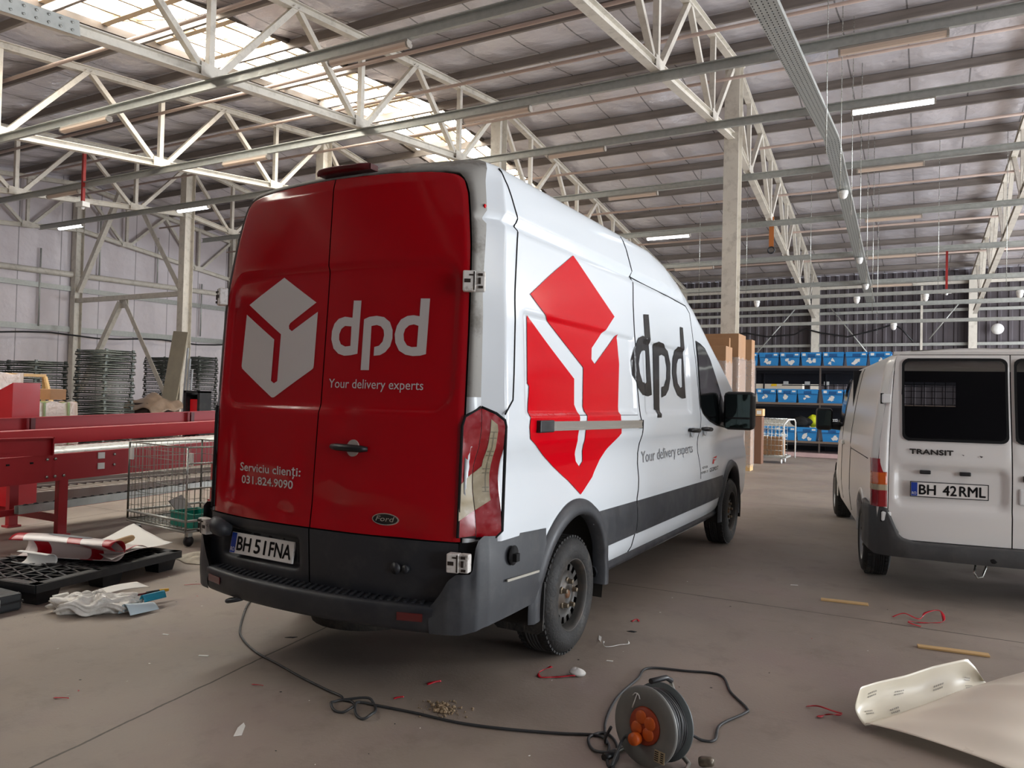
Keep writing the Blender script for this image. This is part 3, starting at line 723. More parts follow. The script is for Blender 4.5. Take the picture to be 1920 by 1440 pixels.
# nose, bonnet front and bumper (out of sight from behind, closes the body)
q = B(); YN = 6.3
col = [ring_point(YN, z) for z in ZL]
vs = [Vector((x*v.x, v.y+.12*(1-abs(x)**3), v.z)) for v in col for x in (-1, -.8, -.5, 0, .5, .8, 1)]
q.add(vs, [(j*7+i, j*7+i+1, (j+1)*7+i+1, (j+1)*7+i) for j in range(len(col)-1) for i in range(6)], 0, True)
q.build('nose_panel', VBLK, van)
q = B()
q.grid(lambda u, v: Vector(((u-.5)*1.5*(1-.05*v), 4.12+1.62*v+.05*(1-(2*u-1)**2), roofz(4.12+1.62*v)+.012)), 14, 10); q.build('windscreen', VGLASS, van)
# underbody: dark floor pan and wheel wells
q = B().box((0, 3.2, .50), (1.5, 5.6, .22)); q.box((.0, 1.2, .36), (1.3, .1, .1)); q.box((0, .95, .42), (1.2, .5, .2)); q.build('chassis', BLACK, van)
for w in (WR, WF):
    for sgn in (1, -1):
        q = B()
        q.add([Vector((sgn*xx, w+.50*math.cos(a), WZ+.50*math.sin(a))) for xx in (.98, .60) for a in [PI*1.12*k/20-.12*PI/2-.06 for k in range(21)]],
              [(k, k+1, 22+k, 21+k) for k in range(20)], 0, True)
        q.add([Vector((sgn*.60, w, WZ+.05))]+[Vector((sgn*.60, w+.50*math.cos(a), max(.37, WZ+.50*math.sin(a)))) for a in [2*PI*k/24 for k in range(24)]], [(0, 1+k, 1+(k+1) % 24) for k in range(24)])
        q.build('wheel_well', mat('dusty wheel well', (38, 34, 30), .8, 0, .3, 8), van)

# ---- rear frame between body and doors
INN = [(.868, .80), (.868, 1.2), (.866, 1.45), (.863, 1.8), (.858, 2.05), (.842, 2.25), (.822, 2.40), (.80, 2.52), (.775, 2.59), (.735, 2.632), (.66, 2.648), (.45, 2.658), (.2, 2.664), (0, 2.666)]
OUTZ = [.80, 1.2, 1.45, 1.8, 2.05, 2.25, 2.40, 2.55, 2.62, 2.69, 2.717, 2.745, 2.76, 2.77]
def endring(z):
    p = ring_point(.22, z); return p
ZD = [z for z in ZL if z >= .80]
def inner(zo):
    for (a, b_), (p, q_) in zip(zip(OUTZ, OUTZ[1:]), zip(INN, INN[1:])):
        if zo <= b_+1e-6: f = (zo-a)/(b_-a); return (p[0]+(q_[0]-p[0])*f, p[1]+(q_[1]-p[1])*f)
    return INN[-1]
q = B()
for sgn in (1, -1):
    vs = []; fs = []
    for zo in ZD:
        xi, zi = inner(zo); po = endring(zo); pi_ = Vector((xi, YR0(xi, zi)+.004, zi))
        pin = Vector((xi-.004, YR0(xi, zi)+.05, zi-(.003 if zi > 2.6 else 0)))
        mid = po.lerp(pi_, .5)+Vector((0, -.008, 0))
        for p in (po, po.lerp(mid, .5)+Vector((0, -.004, 0)), mid, pi_, pin): vs.append(Vector((sgn*p.x, p.y, p.z)))
    for k in range(len(ZD)-1):
        for j in range(4): fs.append((k*5+j, (k+1)*5+j, (k+1)*5+j+1, k*5+j+1))
    o = len(q.v); q.add(vs, fs, 0, True)
    for i in range(len(q.f)-len(fs), len(q.f)):
        if ZD[(i-(len(q.f)-len(fs)))//4] >= 1.5: q.m[i] = 1  # upper posts take this grey as painted shade
q.build('rear_frame', [VW, VGREY], van)

# ---- rear doors
OUTL = sorted([(z, x-.012) for x, z in INN[:9]])
def xout(z):
    if z <= 2.59: return lerp_tab(OUTL, z)
    return lerp_tab([(2.59, .762), (2.605, .748), (2.62, .726), (2.632, .69), (2.642, .6), (2.650, .4), (2.655, .2), (2.657, 0)], z)
q = B()                                   # black behind the door gaps
q.grid(lambda u, v: (lambda z: Vector(((u-.5)*2*(xout(z)+.006), YR0((u-.5)*2*xout(z), z)+.03, z)))(.49+2.155*v), 16, 40); q.build('door_seal', BLACK, van)
def dent(x, z):
    d = 0
    for cx, cz, rx, rz, a in ((-.35, .98, .22, .10, .010), (.12, .93, .12, .12, .012), (.55, .84, .14, .09, .010), (-.08, 1.06, .07, .25, .008), (-.6, .87, .12, .07, -.008), (.18, 1.38, .09, .09, .006), (-.72, 1.08, .07, .22, .010), (.33, 1.02, .2, .06, -.005), (-.2, .86, .08, .05, .009)):
        e = ((x-cx)/rx)**2+((z-cz)/rz)**2
        if e < 4: d += 1.5*a*math.exp(-1.6*e)
    return d
def door_y(x, z): return YR(x, z)+dent(x, z)
rear = lambda e: (lambda x, z: (x, door_y(x, z)-e, z))
DZ = [.802+.02*i for i in range(90)]; DZ = [z for z in DZ if z < 2.58]+[2.59, 2.60, 2.61, 2.62, 2.628, 2.635, 2.642, 2.647, 2.651, 2.655, 2.657]
for sgn, nm in ((-1, 'left'), (1, 'right')):
    q = B(); NU = 34; vs = []
    for z in DZ:
        xo = max(.0035, xout(z))
        for i in range(NU+1):
            u = i/NU; u = 1-(1-u)**1.35
            x = .0035+(xo-.0035)*u; edge = .010*sstep(.975, 1, u)
            vs.append(Vector((sgn*x, door_y(sgn*x, z)+edge, z)))
    q.add(vs, [(j*(NU+1)+i, j*(NU+1)+i+1, (j+1)*(NU+1)+i+1, (j+1)*(NU+1)+i) for j in range(len(DZ)-1) for i in range(NU)], 0, True)
    d = q.build('rear_door', VR, van)
    # black lower skin of the door
    q = B(); NZ = 24; NX = 40
    def low(u, v, sgn=sgn):
        x = .004+.852*u; z = .478+.318*v
        y = YR0(sgn*x, z)-.004
        if sgn < 0:
            r = rrect(-x, z, -.70, -.075, .572, .738, .03); y += .034*(1-sstep(-.012, .012, r))
        y += .012*sstep(.93, 1, v)*0+.01*(1-sstep(0, .06, v))
        return Vector((sgn*x, y, z))
    q.grid(low, NX, NZ); q.build('lower_trim', VBLK, d)
    if sgn > 0:
        h = B(); h.plate([(.038*math.cos(2*PI*k/24)+.25, .043*math.sin(2*PI*k/24)+1.226) for k in range(24)], lambda u, v, w: (u, door_y(u, v)-w, v), .008); h.build('handle_bowl', mat('pale worn handle bowl', (172, 160, 152), .4, 0, .1, 20), d)
        h = B().tube([(.126, door_y(.126, 1.23)-.02, 1.229), (.17, door_y(.17, 1.23)-.034, 1.229), (.25, door_y(.25, 1.23)-.038, 1.228), (.32, door_y(.32, 1.23)-.034, 1.226), (.35, door_y(.35, 1.23)-.016, 1.225)], [.014, .018, .019, .018, .012], 10); h.build('door_handle', BLACKPL, d)
        el = [(.468+.072*math.cos(2*PI*k/36), .885+.030*math.sin(2*PI*k/36)) for k in range(36)]
        h = B().plate(el, lambda u, v, w: (u, door_y(u, v)-w-.001, v), .006); h.build('badge', SILVER, d)
        h = B().poly([[(.468+(u-.468)*.92, .885+(v-.885)*.84) for u, v in el]], lambda u, v: (u, door_y(u, v)-.0085, v)); h.build('badge_face', mat('badge black', (10, 10, 12), .2, coat=.6), d)
        h = B(); text_on(h, 'Ford', (.418, .876), (.520, .874), .026, lambda u, v: (u, door_y(u, v)-.0105, v), shear=.25); h.build('badge_lettering', SILVER, d)
        h = B().poly([D_RD1, D_RD1H], rear(.003), maxlen=.04); h.poly([D_RP], rear(.003), maxlen=.04); h.poly([D_RD2, D_RD2H], rear(.003), maxlen=.04); h.build('logo_lettering', VWHT, d)
        h = B(); text_on(h, 'Your delivery experts', D_RYOUR[0], D_RYOUR[1], .047, rear(.003)); h.build('slogan', VWHT, d)
        h = B().lathe([(0, 0), (.016, 0), (.02, .012), (.02, .025), (0, .025)], 14, Matrix.Translation((.60, YR0(.6, .6)-.004, .655)) @ Matrix.Rotation(PI/2, 4, 'X')); h.lathe([(0, 0), (.026, 0), (.03, .015), (0, .02)], 16, Matrix.Translation((.545, YR0(.5, .6)-.004, .655)) @ Matrix.Rotation(PI/2, 4, 'X')); h.build('tow_cover_knob', VBLK, d)
    else:
        h = B().poly([D_RHEX], rear(.003), maxlen=.05); h.build('logo_emblem', VWHT, d)
        h = B(); text_on(h, 'Serviciu clien\u021bi:', D_RSERV[0], D_RSERV[1], .045, rear(.003), bold=.0008); h.build('service_lettering', VWHT, d); h = B(); text_on(h, '031.824.9090', D_RTEL[0], D_RTEL[1], .043, rear(.003), bold=.0008); h.build('phone_lettering', VWHT, d)
        h = B(); PT = Matrix.Translation((-.378, .082, .650)) @ Matrix.Rotation(-.05, 4, 'Z') @ Matrix.Rotation(-.16, 4, 'X')
        h.add([PT @ Vector(p) for p in ((-.25, 0, -.057), (.25, 0, -.057), (.25, 0, .057), (-.25, 0, .057), (-.25, .012, -.057), (.25, .012, -.057), (.25, .012, .057), (-.25, .012, .057))], [(0, 1, 2, 3), (7, 6, 5, 4), (0, 4, 5, 1), (1, 5, 6, 2), (2, 6, 7, 3), (3, 7, 4, 0)]); pl = h.build('license_plate', PLATE, d)
        pf = lambda e: (lambda u, v: PT @ Vector((u, -e, v)))
        h = B().poly([[(-.248, -.055), (-.207, -.055), (-.207, .055), (-.248, .055)]], pf(.001)); 
        h.build('plate_band', PLBLUE, pl) if False else None
        h2 = B(); h2.v, h2.f, h2.m, h2.s = h.v, h.f, h.m, h.s
        for t_, a, c in (('BH', -.195, -.085), ('51', -.052, .036), ('FNA', .068, .235)): text_on(h2, t_, (a, -.037), (c, -.037), .074, pf(.0015), 1, bold=.0022)
        text_on(h2, 'RO', (-.243, -.045), (-.212, -.045), .022, pf(.002), 2)
        h2.build('plate_lettering', [PLBLUE, PLINK, PLATE], d)
        h = B().tube([(-.755, YR0(-.75, .72)-.0, .745), (-.745, YR0(-.74, .72)-.035, .742), (-.70, YR0(-.7, .72)-.055, .735), (-.655, YR0(-.66, .72)-.05, .725), (-.635, YR0(-.64, .72)-.01, .715)], [.03, .045, .05, .046, .03], 12); h.build('camera_pod', VBLK, d)
    # hinges on the rear corner: upper body-coloured block and lower one
    for z, hh, dy in ((2.06, .05, 0), (.715, .045, 0)):
        xb = (.880 if sgn > 0 else -.866); yb = .125 if z < 1 else .196; RH = Matrix.Translation((xb, yb, z)) @ Matrix.Rotation(sgn*(.2 if z < 1 else .5), 4, 'Z')
        h = B().box((-sgn*.022, -.012, 0), (.062, .05, 2*hh)); h.box((sgn*.03, -.004, 0), (.05, .05, 2*hh*.96)); h.v = [RH @ Vector(p) for p in h.v]; h.build('hinge', HINGE, d, bevel=.006)
        g = B()
        for dx, dz, w_, h_ in ((-.03, 0, .03, .018), (-.012, .028, .02, .008), (.002, 0, .006, 2*hh*.9), (.032, .03, .022, .012), (.034, -.03, .022, .012), (.028, 0, .012, .03)): g.box((sgn*dx, -.036, dz), (w_, .006, h_))
        g.v = [RH @ Vector(p) for p in g.v]; g.build('hinge_slot', mat('dark rust in hinge', (44, 34, 26), .8), d)
# high brake light
q = B(); pts = []
def bl(u, v): 
    x = -.13+.36*u; z = lerp_tab([(-.2, 2.700), (0, 2.706), (.3, 2.700)], x)-.016+.036*v
    return Vector((x, .175+.02*abs(x)-.045*math.sin(PI*min(1, max(0, v*.8+.1)))*min(1, 6*min(u, 1-u)+.25), z))
q.grid(bl, 16, 6); q.box((.05, .215, 2.706), (.36, .06, .03)); q.build('brake_light', mat('dark red lens', (82, 8, 16), .3), van)

# ---- tail lights (both corners)
SLEN = [(.155, 1.452), (.215, 1.422), (.25, 1.39), (.256, 1.36), (.262, .85), (.235, .82), (.155, .82)]
RLEN = [(.948, 1.452), (.862, 1.405), (.848, 1.36), (.844, .825), (.948, .825)]
SCL = [(.192, 1.395), (.218, 1.37), (.222, 1.34), (.222, 1.0), (.155, .955), (.155, 1.13), (.186, 1.165)]
RCL = [(.948, 1.13), (.846, 1.075), (.846, .905), (.948, .955)]
for sgn in (1, -1):
    q = B()
    cy = .150
    CRX = lambda z: ring_point(.22, z)
    def sf(e, sgn=sgn):
        def f_(y, z):
            t = (y-.155)/.107; p = ring_point(.22+.095*t, z); return (sgn*(p.x+e*.8), p.y-e*.6, z)
        return f_
    def rf(e, sgn=sgn):
        def f_(x, z):
            t = (x-.844)/.104; p = ring_point(.22, z); return (sgn*(.852+(p.x-.852)*t+e*.5), YR0(.852, z)-.006+(p.y-YR0(.852, z)+.006)*t-e*.86, z)
        return f_
    q.poly([SLEN], sf(.008), maxlen=.05); q.poly([RLEN], rf(.008), maxlen=.05)
    tl = q.build('tail_light', LENSR, van)
    h = B().poly([SCL], sf(.011), maxlen=.05); h.poly([RCL], rf(.011), maxlen=.05); h.build('clear_lens', LENSC, tl)
    h = B()
    for z in (1.33, 1.30, 1.235, 1.215, 1.15, 1.13, 1.06, 1.04): h.poly([[(.192, z), (.220, z), (.220, z+.005), (.192, z+.005)]], sf(.0125))
    h.poly([[(.204, 1.04), (.208, 1.04), (.208, 1.335), (.204, 1.335)]], sf(.0122), maxlen=.05); h.build('lens_rib', mat('lens rib', (120, 112, 92), .3), tl)
    h = B(); L1 = [sf(.002)(*p) for p in SLEN]+[rf(.002)(*p) for p in reversed(RLEN[:-1])]
    h.tube(L1[:7]+[L1[-1]] if False else [sf(.003)(*p) for p in SLEN], .008, 6); h.tube([rf(.003)(*p) for p in RLEN], .008, 6); h.build('lamp_surround', BLACK, tl)

# ---- bumper
q = B()
def bump_plan(x):
    ax = abs(x); return -.045+.095*(ax/.75)**2.2 if ax < .75 else .05+.13*((ax-.75)/.2)**1.3
for (pf_) in (0,):
    N = 48
    def step(u, v):
        x = -.78+1.56*u; yb = bump_plan(x); yf_ = YR0(x, .5)+.03
        ring = [(yf_, .505), (yf_-.01, .508), (yb+.012, .503), (yb, .494), (yb-.004, .46), (yb+.004, .40), (yb+.02, .375), (yb+.10, .37)]
        k = v*(len(ring)-1); i = min(int(k), len(ring)-2); f = k-i
        y = ring[i][0]*(1-f)+ring[i+1][0]*f; z = ring[i][1]*(1-f)+ring[i+1][1]*f
        return Vector((x, y, z))
    q.grid(step, N, 14)
bp_ = q.build('rear_bumper', VBLK, van)
h = B()
for k in range(34):                       # ribs of the tread plate
    x = -.70+1.40*k/33; yb = bump_plan(x)
    h.box((x, (yb+.03+YR0(x, .5))/2, .510), (.014, YR0(x, .5)-yb-.02, .008), rot=Matrix.Rotation(.35, 3, 'Z'))
h.build('tread_rib', VBLK, bp_)
for sgn in (1, -1):
    h = B(); h.plate([(.61, .43), (.735, .432), (.735, .47), (.61, .468)], lambda u, v, w: (sgn*u, bump_plan(u)-.006-w, v), .004); h.build('reflector', mat('dark reflector', (92, 10, 16), .2, coat=.8), bp_)
    # corner pieces running forward to the wheel arch
    q = B()
    def corner(u, v):
        # plan curve from the step end round the corner to the arch
        pts = [(.76, .062), (.84, .085), (.90, .12), (.955, .17), (.978, .24), (.988, .32), (.998, .45), (1.004, .62), (1.006, .80)]
        k = u*(len(pts)-1); i = min(int(k), len(pts)-2); f = k-i
        x = pts[i][0]*(1-f)+pts[i+1][0]*f; y = pts[i][1]*(1-f)+pts[i+1][1]*f
        top = lerp_tab([(.06, .52), (.085, .66), (.11, .665), (.20, .665), (.205, .825), (.28, .845), (.8, .80)], y) if u > .02 else .51
        top = lerp_tab([(0, .50), (.07, .56), (.13, .63), (.2, .66), (.33, .66), (.36, .81), (.43, .838), (1, .798)], u)
        bot = lerp_tab([(0, .375), (.25, .375), (.45, .40), (1, .425)], u)
        z = bot+(top-bot)*v
        bul = .014*math.sin(PI*min(1, v*1.05))
        return Vector((sgn*(x+bul*(x-.7)*2), y-bul*(1-(x-.7)*3 if x < 1 else 0), z))
    q.grid(corner, 48, 14, keep=lambda u, v: (lambda p: (p.y-WR)**2+(p.z-WZ)**2 > .505**2)(corner(u, v)))
    q.build('bumper_corner', VBLK2, van)
    q = B(); q.add([Vector(p) for p in ((sgn*.85, .15, .64), (sgn*.95, .19, .64), (sgn*.95, .21, .80), (sgn*.85, .17, .80), (sgn*.85, .22, .64), (sgn*.95, .26, .64), (sgn*.95, .28, .81), (sgn*.85, .24, .81))], [(0, 1, 2, 3), (7, 6, 5, 4), (0, 4, 5, 1), (1, 5, 6, 2), (2, 6, 7, 3), (3, 7, 4, 0)]); q.build('hinge_recess', BLACK, van)
    q = B().bar((sgn*1.013, .36, .600), (sgn*1.018, .70, .585), .006, .012); q.build('side_marker_strip', mat('pale scuffed strip', (168, 164, 152), .5), van)
    q = B().lathe([(0, 0), (.045, 0), (.05, .006), (0, .008)], 20, Matrix.Translation((sgn*1.008, .42, .715)) @ Matrix.Rotation(sgn*PI/2, 4, 'Y')); q.box((sgn*1.022, .425, .705), (.03, .035, .04)); q.build('sensor_mount', BLACK, van)

# ---- side cladding, arches, sills
for sgn in (1, -1):
    for ya, yb, nm in ((WR+.36, 2.29, 'a'), (2.30, WF-.40, 'b')):
        q = B(); q.grid(lambda u, v: Vector((sgn*(SX(ya+(yb-ya)*u, .55)+.012+.012*math.sin(PI*v)), ya+(yb-ya)*u, (.548+.002*u)+(lerp_tab([(1.5, .816), (2.3, .800), (5.0, .765)], ya+(yb-ya)*u)-.548)*v)), 40, 8,
                        keep=lambda u, v: (lambda y, z: all((y-w)**2+(z-WZ)**2 > .505**2 for w in (WR, WF)))(ya+(yb-ya)*u, .55+.25*v))
        q.build('side_cladding', VBLK2, van)
    q = B(); pr = [(0, .355), (.028, .36), (.034, .385), (.02, .418), (0, .425)]
    q.add([Vector((sgn*(SX(y, .38)-.012+dx+.012), y, z)) for y in (WR+.44, WF-.46) for dx, z in pr], [(i, i+1, 6+i, 5+i) for i in range(4)], 0, True); q.build('sill_step', VBLK, van)
    for w in (WR, WF):
        q = B(); NA = 40
        ra, rb = .468, (.558 if w == WR else .54)
        vs = []
        for k in range(NA+1):
            a = (-.03+1.06*k/NA)*PI if w == WR else (-.06+1.1*k/NA)*PI
            for rr, ex in ((ra, -.05), (ra, .030), (ra+.02, .036), (rb-.02, .030), (rb, .004)):
                y = w+rr*math.cos(a); z = WZ+.01+rr*math.sin(a)
                vs.append(Vector((sgn*(SX(y, max(z, .5))+ex), y, z)))
        q.add(vs, [(k*5+j, (k+1)*5+j, (k+1)*5+j+1, k*5+j+1) for k in range(NA) for j in range(4)], 0, True)
        q.build('wheel_arch_trim', VBLK2, van)
    q = B(); q.plate([(.66, .50), (1.0, .50), (1.0, .24), (.97, .215), (.72, .215), (.66, .26)], lambda u, v, w: (sgn*u, WR-.395-w-.05*(.5-v), v), .012); q.build('mud_flap', RUBBER, van)
    # sliding door rail
    q = B().bar((sgn*1.022, .80, 1.353), (sgn*1.022, 2.285, 1.337), .02, .052); q.bar((sgn*1.034, .80, 1.372), (sgn*1.034, 2.27, 1.358), .012, .014); q.bar((sgn*1.034, .80, 1.334), (sgn*1.034, 2.27, 1.318), .012, .014)
    rl = q.build('sliding_door_rail', SILVER, van)
    B().box((sgn*1.026, .72, 1.353), (.032, .17, .066)).build('rail_end', BLACKPL, rl, bevel=.006)
    B().box((sgn*1.02, 2.30, 1.337), (.02, .05, .06)).build('rail_stop', BLACK, rl)
    # seams
    def seam(pts, nm='panel_gap', r=.0045):
        B().tube([Vector((sgn*(SX(y, z)+.001), y+lean(y, z), z)) for y, z in pts], r, 5).build(nm, BLACK, van)
    def dens(pts, n=8):
        out = []
        for (a, b_), (c, d_) in zip(pts, pts[1:]): out += [(a+(c-a)*k/n, b_+(d_-b_)*k/n) for k in range(n)]
        return out+[pts[-1]]
    seam(dens([(2.24, 2.69), (2.30, 2.41), (2.27, 2.2), (2.26, 2.0), (2.256, 1.62), (2.29, 1.40), (2.375, 1.30), (2.375, 1.10), (2.34, .93), (2.292, .805), (2.304, .55), (2.27, .42)]))
    seam(dens([(.30, 2.69), (.40, 2.55), (.47, 2.42), (.45, 2.33), (.42, 2.0), (.39, 1.62), (.375, 1.49), (.29, 1.42)]))
    seam(dens([(2.30, 2.405), (3.66, 2.352)])); seam(dens([(3.66, 2.352), (3.78, 2.30), (3.83, 2.14), (3.90, 1.76), (3.95, 1.43), (4.02, 1.13), (4.05, .80)]), r=.003)
    seam(dens([(.62, 1.412), (2.24, 1.402)]), 'crease', .002)  # thin black line standing for shade along the body crease
    # cab window, quarter pane, handles, mirror
    qf = lambda e: (lambda y, z: (sgn*(SX(y, z)+e), y, z))
    WI = [(3.945, 2.045), (4.10, 2.03), (4.25, 2.0), (4.40, 1.92), (4.767, 1.63), (5.16, 1.30), (5.05, 1.262), (4.6, 1.296), (4.282, 1.342), (4.05, 1.41), (3.975, 1.477)]
    h = B().poly([[(4.5+(y-4.5)*1.035, 1.62+(z-1.62)*1.05) for y, z in WI]], qf(.004), maxlen=.12); h.build('window_seal', BLACK, van)
    h = B().poly([WI], qf(.008), maxlen=.12); h.build('side_window', VGLASS, van)
    h = B().poly([[(4.78, 1.60), (5.16, 1.30), (5.06, 1.255), (4.70, 1.28), (4.66, 1.45)]], qf(.012), maxlen=.1); h.build('mirror_base', BLACKPL, van)
    for ya in (3.72, 4.16):
        h = B().tube([(sgn*(SX(ya, 1.26)+.008), ya-.13, 1.262), (sgn*(SX(ya, 1.26)+.034), ya-.1, 1.26), (sgn*(SX(ya, 1.26)+.036), ya+.1, 1.252), (sgn*(SX(ya, 1.26)+.008), ya+.13, 1.25)], [.014, .02, .02, .014], 8); h.build('door_handle', BLACKPL, van)
        h = B().lathe([(0, 0), (.06, 0), (.065, -.004), (0, -.012)], 20, Matrix.Translation((sgn*(SX(ya, 1.26)+.004), ya+.02, 1.258)) @ Matrix.Rotation(sgn*PI/2, 4, 'Y')); h.build('handle_bowl', mat('white handle bowl', (206, 210, 214), .3), van)
    mx_, my_, mz_ = sgn*1.18, 4.78, 1.43
    h = B().box((mx_, my_+.03, mz_), (.30, .15, .38)); mh = h.build('side_mirror', BLACKPL, van, bevel=.045)
    B().box((mx_, my_-.048, mz_+.05), (.235, .012, .225)).build('mirror_glass', mat('mirror glass', (70, 82, 80), .04, .9), mh)
    B().box((mx_, my_-.048, mz_-.125), (.235, .012, .085)).build('blind_spot_mirror', mat('mirror glass', (70, 82, 80), .04, .9), mh)
    B().tube([(sgn*.93, 4.88, 1.36), (sgn*1.06, 4.82, 1.36)], [.06, .05], 10).build('mirror_arm', BLACKPL, mh)
# ---- graphics on the right side (the same on the left)
for sgn in (1, -1):
    sd = lambda e: (lambda y, z: (sgn*(SX(y, z)+e), y+lean(y, z), z))
    B().poly([D_SLOGO], sd(.005), maxlen=.022).build('logo_emblem', VRS, van)
    h = B().poly([D_SD1, D_SD1H], sd(.005), maxlen=.025); h.poly([D_SP], sd(.005), maxlen=.025); h.poly([D_SD2, D_SD2H], sd(.005), maxlen=.025); h.build('logo_lettering', VINK, van)
    if sgn > 0:
        h = B(); text_on(h, 'Your delivery experts', D_STEXT[0], D_STEXT[1], .085, sd(.003)); h.build('slogan', mat('faded grey lettering', (128, 130, 134), .4), van)
        h = B(); text_on(h, 'NETWORK', (4.11, .885), (4.31, .885), .022, sd(.003)); text_on(h, 'MEMBER OF', (4.05, .842), (4.31, .842), .022, sd(.003)); text_on(h, 'GEOPOST', (4.37, .840), (4.74, .840), .036, sd(.003)); h.build('partner_lettering', VINK, van)
        h = B().poly([[(4.50, .912), (4.56, .905), (4.60, .935), (4.70, .94), (4.56, .952), (4.53, .935)]], sd(.003)); h.poly([[(4.54, .965), (4.74, .976), (4.68, .952), (4.62, .958)]], sd(.003)); h.build('partner_emblem', VRS, van)
# ---- small red mark on the rear corner
B().lathe([(0, 0), (.012, 0), (.010, .004), (0, .004)], 12, Matrix.Translation((ring_point(.21, 2.46).x+.001, ring_point(.21, 2.46).y, 2.46)) @ Matrix.Rotation(PI/2, 4, 'Y')).build('paint_mark', VRS, van)
# ---- towing eye under the bumper
B().tube([(-.50+.05*math.cos(a), .02+.03*math.sin(a), .36+.012*math.cos(a)) for a in [2*PI*k/18 for k in range(18)]], .012, 8, closed=True).build('tow_eye', DARKSTEEL, van)
# ---- spare wheel under the rear
B().lathe([(.2, 0), (.33, .02), (.34, .08), (.33, .16), (.2, .18)], 32, Matrix.Translation((-.05, .62, .19))).build('spare_wheel', RUBBER, van)

# ---- wheels
def wheel(parent, x, y, sgn, R=.345, wd=.225, rimr=.205, name='tyre', rim=RIM, holes=14, covered=False):
    M = Matrix.Translation((x, y, R)) @ Matrix.Rotation(sgn*PI/2, 4, 'Y')      # local z points outwards
    w = wd
    prof = [(rimr, -.0), (rimr+.012, .012), (R-.075, .016), (R-.035, .006), (R-.012, -.022), (R-.002, -.05)]
    for k in range(5):
        h0 = -.06-(w-.12)*k/5
        prof += [(R, h0), (R, h0-.022), (R-.007, h0-.024), (R-.007, h0-.029)]
    prof += [(R-.002, -w+.05), (R-.012, -w+.022), (R-.05, -w), (rimr, -w)]
    tr = B().lathe(prof, 56, M)
    for k in range(56):
        a = 2*PI*k/56
        for zz in (-.035, -w+.035):
            tr.box(M @ Vector(((R-.0045)*math.cos(a), (R-.0045)*math.sin(a), zz)), (.012, .024, .03), rot=(M.to_3x3() @ Matrix.Rotation(a, 3, 'Z')))
    t = tr.build(name, RUBBER, parent)
    q = B(); hr0, hr1 = rimr*.66, rimr*.84
    rr = [(.0, -.050), (.028, -.050), (.034, -.028), (.07, -.026), (.085, -.040), (rimr*.60, -.048), (hr0, -.042), (hr1, -.040), (rimr*.9, -.055), (rimr*.93, -.06)]
    NS = holes*4; vs = []
    for k in range(NS):
        a = 2*PI*k/NS
        for r_, h_ in rr: vs.append(M @ Vector((r_*math.cos(a), r_*math.sin(a), h_)))
    fs = []; P_ = len(rr)
    for k in range(NS):
        for i in range(P_-1):
            if not covered and i == 6 and k % 4 in (1, 2): continue
            fs.append((k*P_+i, ((k+1) % NS)*P_+i, ((k+1) % NS)*P_+i+1, k*P_+i+1))
    q.add(vs, fs, 0, True)
    q.lathe([(rimr*.93, -.06), (rimr*.95, -.02), (rimr*1.0, .004), (rimr*1.035, .008), (rimr*1.03, .0), (rimr*.99, -.03), (rimr*.98, -w+.02)], 48, M)
    q.build('rim', rim, t)
    B().lathe([(0, -.10), (rimr*.95, -.10)], 32, M).build('brake_drum', BLACK, t)
    n = B()
    for k in range(5):
        a = 2*PI*k/5+.5
        m2 = M @ Matrix.Translation((.075*math.cos(a), .075*math.sin(a), -.032))
        B().lathe([(0, .034), (.013, .032), (.016, .004), (.023, 0), (.023, -.008), (0, -.008)], 6, m2, smooth=False).build('lug_nut', mat('rusty lug nut', (128, 116, 98), .45, .6, .2, 30), t)
    B().lathe([(0, -.020), (.022, -.022), (.027, -.035), (.03, -.05)], 16, M).build('hub_cap', mat('rusty hub', (112, 78, 52), .7, .3, .3, 30), t)
    return t
for w in (WR, WF):
    for sgn in (1, -1): wheel(van, sgn*.985, w, sgn)
# ================================================================ WHITE LOW VAN (own frame: x right, y forward from its rear doors)
v2 = thing('panel_van', 'white low roof van with dark rear windows parked on the right', 'van', (3.412, 3.888, 0), .1575, world=False)
WP = mat('yellowish white paint', (228, 225, 220), .2)
G2 = mat('grey van bumper plastic', (66, 66, 66), .55, 0, .12, 6, dirt=((96, 94, 90), .3, 5))
TGLASS = mat('smoked glass', (8, 9, 12), .05, alpha=.62)
T2 = [(.33, .93), (.45, .955), (.6, .972), (.8, .972), (1.0, .966), (1.06, .962), (1.09, .968), (1.24, .956), (1.5, .92), (1.7, .885), (1.85, .855), (1.90, .835), (1.935, .80), (1.96, .72), (1.972, .5), (1.98, 0)]
Z2 = [.33, .38, .45, .52, .6, .66, .72, .8, .88, .95, 1.0, 1.03, 1.06, 1.09, 1.14, 1.2, 1.26, 1.32, 1.4, 1.5, 1.6, 1.7, 1.78, 1.85, 1.88, 1.90, 1.92, 1.935, 1.95, 1.96, 1.967, 1.972, 1.976, 1.98]
F2 = [(0, 1.98), (3.3, 1.98), (3.6, 1.93), (3.9, 1.78), (4.3, 1.48), (4.55, 1.28), (4.8, 1.16), (5.2, .98), (5.4, .75)]
R2, F2W, RZ2 = .95, 4.66, .325
def s2(y, z):
    x = lerp_tab(T2, z)
    if y < .25: x -= .05*((.25-y)/.25)**2
    return x-.10*sstep(3.9, 5.5, y)
def lean2(y, z): return (.03+.10*sstep(.9, 1.95, z))*(1-sstep(0, .5, y-.03))
def rp2(y, z):
    t = lerp_tab(F2, y); zz = z; x = s2(y, z)
    if t < 1.98 and z > .95: zz = .95+(z-.95)*max(.02, (t-.95)/1.03)
    return Vector((x, y+lean2(y, z), zz))
Y2 = [.03, .06, .10, .15, .2, .25]+[.25+.08*i for i in range(1, 65)]
q = B()
